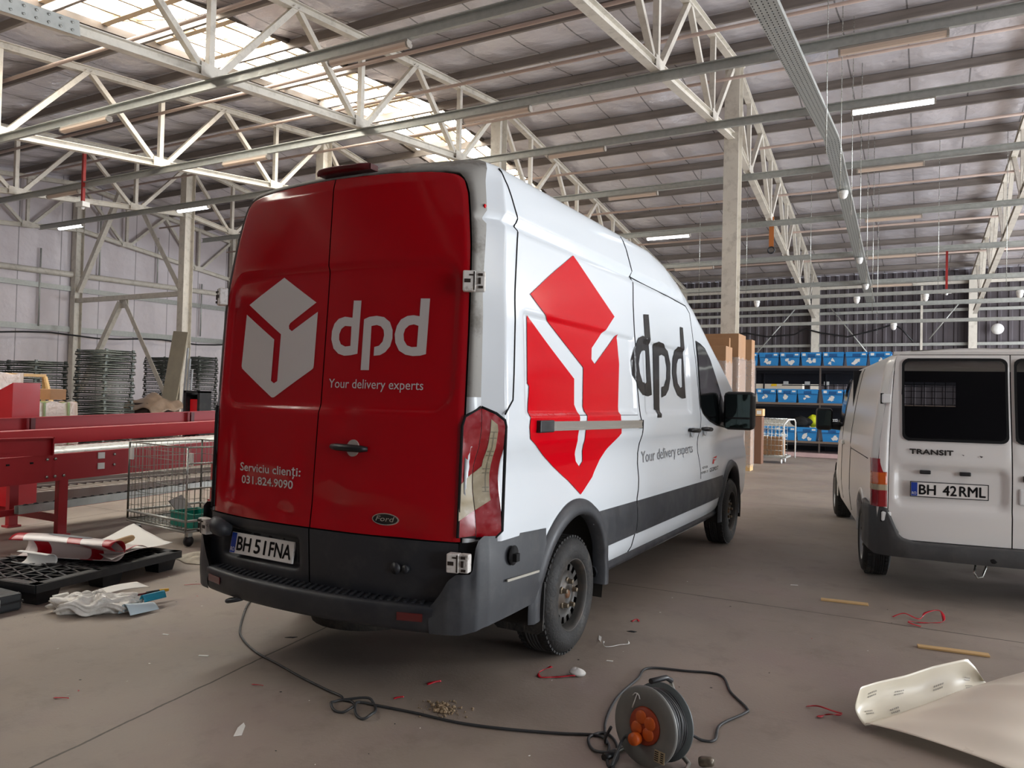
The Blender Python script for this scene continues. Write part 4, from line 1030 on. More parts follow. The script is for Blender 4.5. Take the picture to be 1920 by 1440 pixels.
for sgn in (1, -1):
    n = len(Z2); vs = [rp2(y, z) for y in Y2 for z in Z2]; vs = [Vector((sgn*v.x, v.y, v.z)) for v in vs]; fs = []
    for i in range(len(Y2)-1):
        for j in range(n-1):
            c = (vs[i*n+j]+vs[(i+1)*n+j+1])/2
            if any((c.y-w)**2+(c.z-RZ2)**2 < .40**2 for w in (R2, F2W)): continue
            if 3.62 < c.y < 4.62 and c.z > 1.15 and abs(c.x) < lerp_tab(T2, 1.5)-.1 and abs(c.x) < .78: continue
            fs.append((i*n+j, (i+1)*n+j, (i+1)*n+j+1, i*n+j+1))
    q.add(vs, fs, 0, True)
q.build('body', WP, v2)
q = B(); q.grid(lambda u, v: Vector(((u-.5)*1.58, 3.6+1.02*v, lerp_tab(F2, 3.6+1.02*v)+.01)), 10, 10); q.build('windscreen', mat('clear windscreen', (30, 36, 38), .05, alpha=.2), v2)
q = B(); col = [rp2(Y2[-1], z) for z in Z2]
q.add([Vector((x*v.x, v.y+.1*(1-x*x), v.z)) for v in col for x in (-1, -.6, 0, .6, 1)], [(j*5+i, j*5+i+1, (j+1)*5+i+1, (j+1)*5+i) for j in range(len(col)-1) for i in range(4)]); q.build('nose_panel', G2, v2)
B().box((0, 2.7, .42), (1.5, 4.6, .2)).build('chassis', BLACK, v2)
INS = mat('dark load space', (30, 30, 34), .8)
q = B()                               # load space bulkhead with a meshed window
for (xa, xb, za, zb_) in ((-.92, -.62, .5, 1.9), (.08, .92, .5, 1.9), (-.62, .08, .5, 1.52), (-.62, .08, 1.78, 1.9)): q.box(((xa+xb)/2, 2.55, (za+zb_)/2), (xb-xa, .02, zb_-za))
q.build('bulkhead', INS, v2)
q = B()
for i in range(8): q.box((-.62+.1*i, 2.54, 1.65), (.006, .006, .26))
for i in range(4): q.box((-.27, 2.54, 1.54+.07*i), (.7, .006, .006))
q.build('bulkhead_mesh', BLACK, v2)
for w in (R2, F2W):
    for sgn in (1, -1):
        q = B()
        q.add([Vector((sgn*xx, w+.41*math.cos(a), RZ2+.41*math.sin(a))) for xx in (.945, .58) for a in [PI*1.1*k/18-.15 for k in range(19)]], [(k, k+1, 20+k, 19+k) for k in range(18)], 0, True)
        q.add([Vector((sgn*.58, w, RZ2))]+[Vector((sgn*.58, w+.41*math.cos(a), max(.28, RZ2+.41*math.sin(a)))) for a in [2*PI*k/24 for k in range(24)]], [(0, 1+k, 1+(k+1) % 24) for k in range(24)])
        q.build('wheel_well', mat('dusty wheel well', (38, 34, 30), .8), v2)
        q = B(); vs = []
        for k in range(29):
            a = PI*k/28
            for rr, ex in ((.40, -.03), (.40, .012), (.44, .008), (.445, -.004)):
                y = w+rr*math.cos(a); z = RZ2+rr*math.sin(a); vs.append(Vector((sgn*(s2(y, max(.5, z))+ex), y, z)))
        q.add(vs, [(k*4+j, k*4+4+j, k*4+5+j, k*4+1+j) for k in range(28) for j in range(3)], 0, True); q.build('wheel_arch_lip', WP, v2)
# rear frame and doors
def y2r(x, z): return .0+.05*(abs(x)/.88)**2.5+.10*sstep(.9, 1.95, z)+.02*sstep(.5, .8, z)*0
XO = [(.46, .76), (.50, .82), (.57, .853), (.70, .855), (1.09, .852), (1.5, .832), (1.75, .815), (1.88, .805), (1.93, .79)]
q = B()
for sgn in (1, -1):
    vs = []
    zs_ = [.46, .52, .6, .7, .85, 1.0, 1.2, 1.4, 1.6, 1.75, 1.86, 1.91]
    for z in zs_:
        po = rp2(.03, z); xi = lerp_tab(XO, z)+.006
        vs += [Vector((sgn*po.x, po.y, po.z)), Vector((sgn*(po.x+xi)/2, (po.y+y2r(xi, z))/2-.008, z)), Vector((sgn*xi, y2r(xi, z), z)), Vector((sgn*(xi-.005), y2r(xi, z)+.05, z))]
    q.add(vs, [(k*4+j, k*4+4+j, k*4+5+j, k*4+1+j) for k in range(len(zs_)-1) for j in range(3)], 0, True)
q.grid(lambda u, v: (lambda x: Vector((x, lerp_tab([(0, y2r(x, 1.93)+.002), (.5, y2r(x, 1.95)-.004), (1, rp2(.03, 1.97).y+.02)], v), lerp_tab([(0, 1.925), (.5, 1.95), (1, 1.98-.06*(abs(x)/.8)**4)], v))))((u-.5)*1.64), 24, 6)
q.build('rear_frame', WP, v2)
q = B(); q.grid(lambda u, v: Vector(((u-.5)*1.66, y2r((u-.5)*1.66, .47+.8*v)+.06, .47+.8*v)), 10, 8); q.build('door_seal', BLACK, v2)
WN = (-.755, -.05, 1.25, 1.885)
for sgn in (-1, 1):
    q = B(); nz, nx = 60, 40
    c0 = -.022
    def dp2(u, v, sgn=sgn):
        z = .465+1.455*v; xo = lerp_tab(XO, z)
        x = c0+sgn*(.004)+(sgn*xo-c0-sgn*.004)*u
        y = y2r(x, z)
        r = rrect(x if sgn < 0 else -x-.044, z, -.80, -.062, .745, 1.035, .05); 
        if sgn < 0: y += .032*(1-sstep(-.02, .02, r))
        r2 = rrect(x if sgn < 0 else -x-.044, z, -.815, -.04, 1.07, 1.91, .06); y -= .006*(1-sstep(-.008, .008, r2))
        y += .008*sstep(.70, .715, z)-.006
        return Vector((x, y, z))
    def keep2(u, v, sgn=sgn):
        p = dp2(u, v); return rrect(p.x if sgn < 0 else -p.x-.044, p.z, WN[0], WN[1], WN[2], WN[3], .05) > 0
    q.grid(dp2, nx, nz, keep=keep2); d = q.build('rear_door', WP, v2)
    cx = lambda x: x if sgn < 0 else -x-.044
    def rr_loop(x0, x1, z0, z1, r, n=6):
        out = []
        for (ax, az, a0) in ((x1-r, z1-r, 0), (x0+r, z1-r, 90), (x0+r, z0+r, 180), (x1-r, z0+r, 270)):
            out += [(ax+r*math.cos(math.radians(a0+90*k/n)), az+r*math.sin(math.radians(a0+90*k/n))) for k in range(n+1)]
        return out
    lo = rr_loop(WN[0]-.008, WN[1]+.008, WN[2]-.008, WN[3]+.008, .05)
    B().poly([lo], lambda u, v: (cx(u), y2r(cx(u), v)-.016, v), maxlen=.15).build('window', TGLASS, d)
    B().poly([lo, rr_loop(WN[0]+.01, WN[1]-.01, WN[2]+.012, WN[3]-.012, .045)], lambda u, v: (cx(u), y2r(cx(u), v)-.0175, v), maxlen=.15).build('window_seal', BLACK, d)
    if sgn < 0:
        f2 = lambda e: (lambda u, v: (u, y2r(u, v)+.034-e, v))
        pl = B().plate([(-.70, .812), (-.176, .812), (-.176, .920), (-.70, .920)], lambda u, v, w: (u, y2r(-.43, .86)+.024-w+.0*(u+.43), v), .006).build('license_plate', PLATE, d)
        fp = lambda u, v: (u, y2r(-.43, .86)+.0165, v)
        B().poly([[(-.706, .806), (-.170, .806), (-.170, .926), (-.706, .926)], [(-.700, .812), (-.176, .812), (-.176, .920), (-.700, .920)]], fp).build('plate_frame', BLACKPL, d)
        h = B().poly([[(-.698, .814), (-.655, .814), (-.655, .918), (-.698, .918)]], fp)
        for t_, a, c in (('BH', -.642, -.528), ('42', -.478, -.386), ('RML', -.366, -.192)): text_on(h, t_, (a, .828), (c, .828), .075, lambda u, v: (u, y2r(-.43, .86)+.016, v), 1, bold=.0022)
        text_on(h, 'RO', (-.693, .824), (-.662, .824), .022, lambda u, v: (u, y2r(-.43, .86)+.0155, v), 2)
        h.build('plate_lettering', [PLBLUE, PLINK, PLATE], d)
        h = B(); text_on(h, 'TRANSIT', (-.712, 1.142), (-.415, 1.140), .036, lambda u, v: (u, y2r(u, v)-.020, v), bold=.003); h.build('model_lettering', mat('dull dark chrome', (74, 70, 66), .35, .7), d)
        for x in (-.60, -.33): B().box((x, y2r(x, 1.0)+.012, 1.0), (.075, .03, .03)).build('plate_lamp', BLACKPL, d, bevel=.006)
        h = B().poly([[(-.36, 1.15), (-.34, 1.146), (-.345, 1.139)]], lambda u, v: (u, y2r(u, v)-.0165, v)); h.poly([[(-.24, 1.147), (-.215, 1.140), (-.23, 1.13)]], lambda u, v: (u, y2r(u, v)-.0165, v)); h.build('glue_mark', mat('dark glue mark', (70, 64, 60), .7), d)
    else:
        B().box((.07, y2r(.07, .98)-.012, .985), (.05, .03, .05)).build('door_handle', BLACKPL, d, bevel=.01)
        B().box((.05, y2r(.07, .85)-.006, .85), (.06, .02, .12)).build('handle_plate', WHITEPL, d, bevel=.01)
    for z in (1.57, .637):
        h = B().box((sgn*.872, y2r(.87, z)-.004, z), (.07, .05, .075)); h.build('hinge', WHITEPL, d, bevel=.01)
        B().box((sgn*.902, y2r(.9, z)+.0, z), (.02, .045, .085)).build('hinge_gasket', BLACK, d)
# tail lights
M2 = [(.71, .84, mat('deep red lens', (140, 10, 22), .12, 0, .1, 30, coat=1)), (.84, .885, LENSC), (.885, .98, mat('amber lens', (196, 84, 14), .15, 0, .1, 30, coat=1)), (.98, 1.088, mat('deep red lens', (140, 10, 22), .12, coat=1))]
for sgn in (1, -1):
    base = None
    for z0, z1, m in M2:
        q = B()
        def tl2(u, v, z0=z0, z1=z1):
            z = z0+(z1-z0)*v
            pts = [(.862, y2r(.86, z)+.012), (.862, y2r(.86, z)-.012), (.93, .035), (.962, .075), (.974, .14), (.972, .19)]
            k = u*(len(pts)-1); i = min(int(k), len(pts)-2); f = k-i
            return Vector((sgn*(pts[i][0]*(1-f)+pts[i+1][0]*f+.004), pts[i][1]*(1-f)+pts[i+1][1]*f+.03*sstep(.9, 1.1, z), z))
        q.grid(tl2, 20, 4); o = q.build('tail_light' if base is None else 'lens_segment', m, v2 if base is None else base)
        if base is None: base = o
# bumper
q = B()
def b2(u, v):
    pts = [(-1.0, .52), (-1.0, .30), (-.985, .15), (-.93, .05), (-.85, -.01), (-.74, -.05), (-.40, -.085), (0, -.10), (.40, -.085), (.74, -.05), (.85, -.01), (.93, .05), (.985, .15), (1.0, .30), (1.0, .52)]
    k = u*(len(pts)-1); i = min(int(k), len(pts)-2); f = k-i
    x = pts[i][0]*(1-f)+pts[i+1][0]*f; y = pts[i][1]*(1-f)+pts[i+1][1]*f
    ax = abs(x); zt = lerp_tab([(.70, .455), (.77, .475), (.82, .53), (.85, .60), (.88, .685), (.92, .715), (1, .715)], ax); zb_ = lerp_tab([(0, .33), (.75, .335), (.95, .33), (1, .36)], ax)
    if v > .8:                                  # turn inwards on top
        k2 = (v-.8)/.2; return Vector((x*(1-.03*k2), y+.10*k2*(1 if ax < .8 else .25), zt+.006*k2))
    k2 = v/.8; return Vector((x, y+.012*(1-math.sin(PI*k2)), zb_+(zt-zb_)*k2))
q.grid(b2, 90, 14, keep=lambda u, v: (lambda p: (p.y-R2)**2+(p.z-RZ2)**2 > .42**2)(b2(u, v))); bb = q.build('rear_bumper', G2, v2)
for x, z in ((-.589, .385), (-.158, .38), (.25, .38), (.62, .385)):
    B().lathe([(0, .006), (.024, .004), (.028, 0)], 18, Matrix.Translation((x, -.10+.10*(abs(x)/.85)**2-.0+.008, z)) @ Matrix.Rotation(PI/2, 4, 'X')).build('sensor_hole', BLACK, bb)
B().tube([(-.25, .02, .33), (-.27, -.02, .26), (-.25, -.03, .225), (-.215, -.02, .235), (-.19, 0, .30), (-.18, .02, .33)], .008, 8).build('tow_eye', CHROME, v2)
# side details on both sides
for sgn in (1, -1):
    f3 = lambda e: (lambda y, z: (sgn*(s2(y, z)+e), y+lean2(y, z), z))
    B().poly([[(3.42, 1.26), (4.45, 1.22), (4.10, 1.60), (3.85, 1.80), (3.5, 1.84)]], lambda y, z: (sgn*(rp2(y, z).x+.006), y, z), maxlen=.15).build('side_window', VGLASS, v2)
    for pts in ([(2.2, 1.9), (2.2, 1.5), (2.2, 1.0), (2.2, .4)], [(3.32, 1.9), (3.34, 1.3), (3.34, .4)], [(2.2, 1.06), (.5, 1.06)]):
        dd = []
        for (a, b_), (c, d_) in zip(pts, pts[1:]): dd += [(a+(c-a)*k/8, b_+(d_-b_)*k/8) for k in range(8)]
        dd.append(pts[-1]); B().tube([f3(.001)(*p) for p in dd], .004, 5).build('panel_gap', BLACK, v2)
    h = B().box((sgn*1.14, 4.05, 1.33), (.20, .11, .29)); mm = h.build('side_mirror', BLACKPL, v2, bevel=.04)
    B().box((sgn*1.14, 3.99, 1.345), (.155, .008, .20)).build('mirror_glass', mat('mirror glass', (70, 82, 80), .04, .9), mm)
    B().tube([(sgn*.88, 4.12, 1.24), (sgn*1.08, 4.07, 1.25)], [.06, .05], 10).build('mirror_arm', BLACKPL, mm)
    B().box((sgn*(s2(3.15, 1.08)+.012), 3.15, 1.08), (.03, .17, .05)).build('door_handle', WHITEPL, v2, bevel=.01)
    for w in (R2, F2W): wheel(v2, sgn*.955, w, sgn, R=.325, wd=.205, rimr=.20, rim=mat('silver wheel cover', (150, 150, 150), .35, .6, .1, 10), covered=True)
# ================================================================ LEFT SIDE: CONVEYOR, CAGE, CRATE STACKS, PALLETS
SL = .027
cz = lambda y, z: z+SL*(y-1.2)
cv = thing('roller_conveyor', 'long red roller conveyor with white rollers left of the red van', 'conveyor', (-5.3, 2.5, 0))
CHAN = lambda h, w=.05: [(0, -h/2), (w, -h/2), (w, -h/2+.008), (.008, -h/2+.008), (.008, h/2-.008), (w, h/2-.008), (w, h/2), (0, h/2)]
for x, s_, nm in ((-4.85, -1, 'side_rail'), (-5.80, 1, 'side_rail')):
    q = B().sect((x, -2.6, cz(-2.6, .685)), (x, 8.6, cz(8.6, .685)), [(-s_*a*-1, b_) for a, b_ in CHAN(.268)]); r_ = q.build(nm, REDPAINT, cv)
    if x > -5:
        for y, z in [(2.05, .77), (2.05, .66)]: B().box((x+.004, y, cz(y, z)), (.012, .075, .065)).build('slot_plate', WHITEPL, r_)
        for y, z in ((1.49, .775), (1.57, .775), (1.49, .60), (1.57, .60), (2.2, .77), (2.2, .66), (1.66, .60), (3.6, .7), (3.68, .7)):
            B().lathe([(0, 0), (.016, 0), (.014, .008), (0, .01)], 8, Matrix.Translation((x+.002, y, cz(y, z))) @ Matrix.Rotation(PI/2, 4, 'Y')).build('bolt', CHROME, r_)
        for y in (.9, 1.12, 1.34): B().box((x+.002, y, cz(y, .752)), (.008, .03, .016)).build('slot', BLACK, r_)
for k in range(100):
    y = -1.0+.0765*k
    B().tube([(-5.77, y, cz(y, .80)), (-4.89, y, cz(y, .80))], .028, 10).build('roller', mat('pale roller sleeve', (214, 218, 214), .35, .2, .04, 10), cv)
q = B().box((-4.835, -.55, .915), (.012, 4.14, .18)); q.box((-4.835+.02, -.55, 1.0), (.05, 4.14, .012)); q.box((-4.835+.02, 1.515, .915), (.05, .012, .18)); q.build('front_guard', REDPAINT, cv)
q = B().sect((-5.84, -2.6, cz(-2.6, .93)), (-5.84, 8.6, cz(8.6, .93)), [(-.01, -.09), (.01, -.09), (.05, .075), (.03, .085)]); q.build('inner_guard', REDPAINT, cv)
q = B().sect((-6.0, -2.6, cz(-2.6, 1.06)), (-6.0, 8.6, cz(8.6, 1.06)), [(-.03, -.10), (.03, -.10), (.03, -.09), (-.02, -.09), (-.02, .07), (.02, .07), (.02, .08), (-.03, .08)]); q.build('rear_guard', REDPAINT, cv)
for y in (-.2, 1.95, 4.05, 6.2): B().bar((-5.955, y, cz(y, .92)), (-5.955, y, cz(y, 1.13)), .05, .03, (1, 0, 0)).build('guard_bracket', mat('dark red bracket', (86, 14, 20), .5), cv)
for y in (-1.0, 1.66, 4.3, 6.95):
    for x in (-4.88, -5.76):
        zt = cz(y, .56)
        q = B().bar((x, y, .02), (x, y, zt), .07, .09, (0, 1, 0)); q.box((x, y, .01), (.12, .14, .02)); q.build('leg', REDPAINT, cv)
    B().bar((-4.9, y, .17), (-5.74, y, .17), .04, .07).build('cross_bar', REDPAINT, cv)
B().bar((-5.2, 1.0, .23), (-5.2, 8.6, .43), .03, .06).build('lower_red_bar', REDPAINT, cv)
q = B().sect((-5.12, 1.36, .27), (-5.12, 8.6, .47), [(-.04, -.04), (.04, -.04), (.04, .04), (.03, .04), (.03, -.03), (-.03, -.03), (-.03, .04), (-.04, .04)]); tr = q.build('lower_roller_track', GALV, cv)
for k in range(36): B().lathe([(0, -.02), (.022, -.02), (.022, .02), (0, .02)], 10, Matrix.Translation((-5.12, 1.45+.1*k, .30+.0277*.1*k)) @ Matrix.Rotation(PI/2, 4, 'Y')).build('skate_wheel', DARKSTEEL, tr)
# red chute body behind the conveyor
q = B(); xf, y0_, y1_ = -6.5, 2.02, 2.33
q.add([Vector(p) for p in ((xf, y0_, .1), (xf, y1_, .1), (xf, y1_, 1.55), (xf, y0_, 1.545), (xf-1.6, y0_-.05, .1), (xf-1.6, y1_, .1), (xf-1.6, y1_, 1.0), (xf-1.6, y0_-.05, 1.0))], [(0, 1, 2, 3), (5, 4, 7, 6), (4, 0, 3, 7), (1, 5, 6, 2), (3, 2, 6, 7), (0, 4, 5, 1)])
ch = thing('conveyor_chute', 'tall red sheet metal chute behind the conveyor at the left edge', 'chute', (xf-.8, 2.2, 0)); q.build('housing', mat('bright red paint', (188, 22, 34), .4, 0, .05, 3), ch); B().box((xf-.5, 2.17, .05), (.9, .25, .1)).build('foot', REDPAINT, ch)
# rails and rollers laid on the floor to stand for the conveyor's shadow stripes
for i, x in enumerate((-7.4, -8.6)):
    t = thing('floor_shadow_bars', ('nearer' if i == 0 else 'farther')+' band of grey bars laid as shadow stripes on the floor beyond the red conveyor', 'conveyor', (x, 5, 0))
    for dx in (-.35, .35): B().bar((x+dx, .5, .09), (x+dx, 12, .09), .05, .16).build('side_rail', mat('grey brown shadow stripe', (112, 104, 98), .6, .1, .1, 5), t)
    h = B()
    for k in range(90): h.tube([(x-.33, .6+.125*k, .12), (x+.33, .6+.125*k, .12)], .03, 6)
    o = h.build('rollers', mat('grey brown shadow bar', (128, 120, 112), .5, .2, .1, 5), t); o['kind'] = 'stuff'

# ---------------------------------------------------------------- wire roll cage
cg = thing('wire_roll_cage', 'wire mesh roll cage standing between the conveyor and the red van', 'roll cage', (-3.9, 2.4, 0))
CL, CF = Vector((-4.42, 2.08, 0)), Vector((-3.36, 1.95, 0)); ex = (CF-CL); W_ = ex.length; ex.normalize(); ey = Vector((-ex.y, ex.x, 0)); DP = .82
cp = lambda a, b_, z: CL+ex*a+ey*b_+Vector((0, 0, z))
ZB, ZT = .15, .955
CAGEW = mat('dull cage wire', (138, 138, 130), .4, .8, .1, 20)
def mesh_side(a0, b0, a1, b1, n, rows, z0=ZB+.02, z1=ZT, r=.0024, fr=.010, nm='mesh_panel'):
    q = B()
    for k in range(n+1):
        f = k/n; a, b_ = a0+(a1-a0)*f, b0+(b1-b0)*f
        q.tube([cp(a, b_, z0), cp(a, b_, z1)], fr if k in (0, n) else r, 6)
    for z in rows: q.tube([cp(a0, b0, z), cp(a1, b1, z)], r, 6)
    for z in (z0, z1): q.tube([cp(a0, b0, z), cp(a1, b1, z)], .007, 6)
    return q.build(nm, CAGEW, cg)
ROWS = [.30, .40, .50, .60, .70, .80, .88]
mesh_side(0, 0, W_, 0, 16, [.32, .46, .58, .70, .82, .90]); mesh_side(0, DP, W_, DP, 16, ROWS); mesh_side(0, 0, 0, DP, 12, ROWS)
mesh_side(W_, 0, W_, DP, 10, [.25, .36], z1=.56, nm='half_gate'); 
q = B()
for b_ in (.0, .34, DP): q.tube([cp(W_, b_, ZB), cp(W_, b_, ZT)], .011, 8)
q.tube([cp(W_, 0, ZT), cp(W_, .34, ZT)], .008, 6); q.tube([cp(W_, 0, .80), cp(W_, .34, .80)], .008, 6); q.build('gate_frame', CHROME, cg)
q = B()
for i in range(13): q.tube([cp(W_*i/12, 0, ZB), cp(W_*i/12, DP, ZB)], .005, 6)
for j in range(9): q.tube([cp(0, DP*j/8, ZB-.006), cp(W_, DP*j/8, ZB-.006)], .005, 6)
for (a, b_), (c, d_) in (((0, 0), (W_, 0)), ((W_, 0), (W_, DP)), ((W_, DP), (0, DP)), ((0, DP), (0, 0))):
    for z in (ZB, ZB+.10): q.tube([cp(a, b_, z), cp(c, d_, z)], .013, 8)
q.build('base_frame', GALV, cg)
for a in (.06, W_-.06):
    for b_ in (.07, DP-.07):
        q = B().box(cp(a, b_, .118), (.05, .05, .05)); q.build('caster_fork', GALV, cg)
        B().lathe([(0, -.014), (.05, -.014), (.05, .014), (0, .014)], 18, Matrix.Translation(cp(a, b_, .05)) @ Matrix.Rotation(PI/2, 4, 'Y')).build('caster_wheel', BLACKPL, cg)
for a, b_ in ((.07, -.012), (W_-.02, .05)): B().box(cp(a, b_, .84), (.05, .02, .12)).build('latch', WHITEPL, cg, bevel=.004)
# things in the cage
t = thing('storage_tray', 'teal plastic tray in the bottom of the wire roll cage', 'tray', tuple(cp(.83, .25, ZB+.01)))
q = B(); c0 = cp(.83, .25, ZB+.012); R3 = Matrix.Rotation(-.12, 3, 'Z')
for d, s_ in (((0, 0, .005), (.40, .28, .01)), ((0, -.14, .07), (.40, .01, .14)), ((0, .14, .07), (.40, .01, .14)), ((-.2, 0, .07), (.01, .28, .14)), ((.2, 0, .07), (.01, .28, .14)), ((0, -.146, .135), (.42, .02, .012)), ((0, .146, .135), (.42, .02, .012)), ((-.206, 0, .135), (.02, .30, .012)), ((.206, 0, .135), (.02, .30, .012))): q.box(c0+R3 @ Vector(d), s_, rot=R3)
q.build('tub', mat('teal plastic', (20, 128, 112), .35), t)
o = B().box(cp(.30, .42, ZB+.125), (.24, .19, .012), rot=Matrix.Rotation(.9, 3, 'Y') @ Matrix.Rotation(.3, 3, 'Z')).build('card_sheet', mat('grey card', (150, 146, 144), .7)); rebase(o); tag(o, 'grey card sheet leaning in the left of the wire roll cage', 'card')
o = B().grid(lambda u, v: cp(.42+.4*u, .2+.3*v, ZB+.035+.02*math.sin(9*u+5*v)+.012*math.sin(14*v)), 14, 10).build('paper_sheet', PAPER, solid=.002); rebase(o); tag(o, 'crumpled white paper on the deck of the wire roll cage', 'paper')
o = B().grid(lambda u, v: (lambda a, b_: cp(1.0+.13*math.sin(b_)*math.cos(a)*(1+.25*math.sin(5*a)), .66+.09*math.sin(b_)*math.sin(a), .47+.17*math.cos(b_)+.02*math.sin(4*a)))(2*PI*u, PI*v), 24, 14).build('black_bag', mat('black cloth', (14, 14, 16), .85, bump=.3)); rebase(o); tag(o, 'black cloth bag hanging at the far end of the wire roll cage', 'bag')
# crumpled cloth on the floor by the bumper
o = B().grid(lambda u, v: Vector((-3.1+.46*u, 1.55+.33*v+.03*math.sin(7*u), .004+.035*abs(math.sin(9*u+2*math.sin(6*v)))*math.sin(PI*u)*math.sin(PI*v)+.02*math.sin(PI*v)*math.sin(PI*u))), 40, 26).build('rag', mat('pale patterned rag', (176, 168, 152), .85, 0, .3, 18), solid=.004); rebase(o); tag(o, 'crumpled pale rag on the floor under the left end of the red van bumper', 'rag')

# ---------------------------------------------------------------- black plastic pallet
pa = thing('plastic_pallet', 'black lattice plastic pallet on the floor at the lower left', 'pallet', (-3.1, .8, 0))
PA = Vector((-2.49, .08, 0)); pu = Vector((-.145, .989, 0)); pv = Vector((-.989, -.145, 0))
pp = lambda a, b_, z: PA+pu*a+pv*b_+Vector((0, 0, z))
PL, PW = 1.31, 1.0
q = B()
def pbar(a0, b0, a1, b1, w, h=.03, z=.137): q.bar(pp(a0, b0, z), pp(a1, b1, z), w, h)
for b_ in (.035, PW-.035): pbar(0, b_, PL, b_, .07)
for a in (.035, PL-.035): pbar(a, 0, a, PW, .07)
for b_ in (PW/2-.12, PW/2+.12): pbar(0, b_, PL, b_, .03)
for a in (PL/2-.14, PL/2+.14): pbar(a, 0, a, PW, .03)
for (a0, a1) in ((.07, PL/2-.14), (PL/2-.14, PL/2+.14), (PL/2+.14, PL-.07)):
    for (b0, b1) in ((.07, PW/2-.12), (PW/2-.12, PW/2+.12), (PW/2+.12, PW-.07)):
        for k in range(4):
            f = k/4
            pbar(a0+(a1-a0)*f, b0, a0+(a1-a0)*(f+.25), b1, .014, .025); pbar(a0+(a1-a0)*(f+.25), b0, a0+(a1-a0)*f, b1, .014, .025)
        pbar(a0, (b0+b1)/2, a1, (b0+b1)/2, .014, .025)
for b_ in (0, PW): q.bar(pp(0, b_, .122), pp(PL, b_, .122), .02, .055)
for a in (0, PL): q.bar(pp(a, 0, .122), pp(a, PW, .122), .02, .055)
q.build('deck', BLACKPL, pa)
for a in (.12, PL/2, PL-.12):
    for b_ in (.11, PW/2, PW-.11):
        h = B(); vs = []
        for z, s_ in ((0, .075), (.125, .10)):
            for da, db in ((-1, -1), (1, -1), (1, 1), (-1, 1)): vs.append(pp(a+da*s_, b_+db*s_*.9, z))
        h.add(vs, [(3, 2, 1, 0), (4, 5, 6, 7), (0, 1, 5, 4), (1, 2, 6, 5), (2, 3, 7, 6), (3, 0, 4, 7)]); h.build('foot', BLACKPL, pa)
# vinyl sheets on the pallet
def stripes(name):
    m = bpy.data.materials.new(name); m.use_nodes = True; nt = m.node_tree; N = nt.nodes; L = nt.links; p = N['Principled BSDF']; p.inputs['Roughness'].default_value = .3
    tc = N.new('ShaderNodeUVMap') if False else N.new('ShaderNodeTexCoord'); sx = N.new('ShaderNodeSeparateXYZ'); L.new(tc.outputs['Object'], sx.inputs[0])
    a = N.new('ShaderNodeMath'); a.operation = 'MULTIPLY_ADD'; L.new(sx.outputs[0], a.inputs[0]); a.inputs[1].default_value = 1.1; L.new(sx.outputs[2], a.inputs[2])
    b_ = N.new('ShaderNodeMath'); b_.operation = 'MULTIPLY_ADD'; L.new(sx.outputs[1], b_.inputs[0]); b_.inputs[1].default_value = .35; L.new(a.outputs[0], b_.inputs[2])
    c = N.new('ShaderNodeMath'); c.operation = 'MODULO'; L.new(b_.outputs[0], c.inputs[0]); c.inputs[1].default_value = .36
    c2 = N.new('ShaderNodeMath'); c2.operation = 'ABSOLUTE'; L.new(c.outputs[0], c2.inputs[0])
    g = N.new('ShaderNodeMath'); g.operation = 'GREATER_THAN'; L.new(c2.outputs[0], g.inputs[0]); g.inputs[1].default_value = .22
    mx = N.new('ShaderNodeMix'); mx.data_type = 'RGBA'; L.new(g.outputs[0], mx.inputs['Factor']); mx.inputs['A'].default_value = lin((216, 206, 202))+(1,); mx.inputs['B'].default_value = lin((172, 10, 30))+(1,)
    L.new(mx.outputs['Result'], p.inputs['Base Color']); return m
STR = stripes('red and white printed vinyl')
vr = thing('vinyl_roll', 'loosely rolled red and white printed vinyl lying on the black pallet', 'vinyl', (-3.1, .7, .152))
A0, A1 = Vector((-3.50, .50, .155)), Vector((-2.66, .80, .155)); ax_ = (A1-A0); LN = ax_.length; ax_.normalize(); bx_ = Vector((-ax_.y, ax_.x, 0))
def roll(u, v):
    a = -2.2+v*6.6; r = (.085-.006*v)*(1+.10*math.sin(3*u+1)); wob = .02*math.sin(5*u)
    if v > .72:
        k = (v-.72)/.28; a0 = -2.2+.72*6.6; p = (r*math.cos(a0), r*math.sin(a0)); return A0+ax_*(LN*u)+bx_*(p[0]+.02+.42*k+wob)+Vector((0, 0, .085+p[1]*(1-k)-.05*k+.03*math.sin(5*k+4*u)))
    return A0+ax_*(LN*u)+bx_*(r*math.cos(a)*1.25+wob)+Vector((0, 0, .095+r*math.sin(a)))
B().grid(roll, 30, 60).build('sheet', STR, vr, solid=.002)
h = B(); h.poly([[(.52+.23*math.cos(2*PI*k/30), .06+.035*math.sin(2*PI*k/30)) for k in range(30)]], lambda u, v: roll(u, (PI/2+2.2+(v-.06)*9)/6.6)+Vector((0, 0, .004)), maxlen=.05); h.build('printed_oval', mat('grey print', (120, 122, 126), .35), vr)
o = B().grid(lambda u, v: Vector((-2.60-.30*u-.72*v-.18*u*v, .70+.76*u+.22*v+.04*u*v, .165+.018*(1+math.sin(5*u+3*v))+.035*max(0, v-.7)*2+.03*max(0, .2-v)*3)), 24, 20).build('backing_sheet', PAPER, solid=.002); rebase(o); tag(o, 'white backing sheet spread over the far half of the black pallet', 'paper')
o = B().grid(lambda u, v: (lambda a: Vector((-3.24+.19*u+.02*v, .40+.12*u+.11*math.cos(a)*.55-.03, .205+.05*math.sin(a)-.03*u)))(-2.6+4.6*v), 12, 28).build('paper_curl', PAPER, solid=.002); rebase(o); tag(o, 'curled white paper strip before the red and white vinyl roll', 'paper')
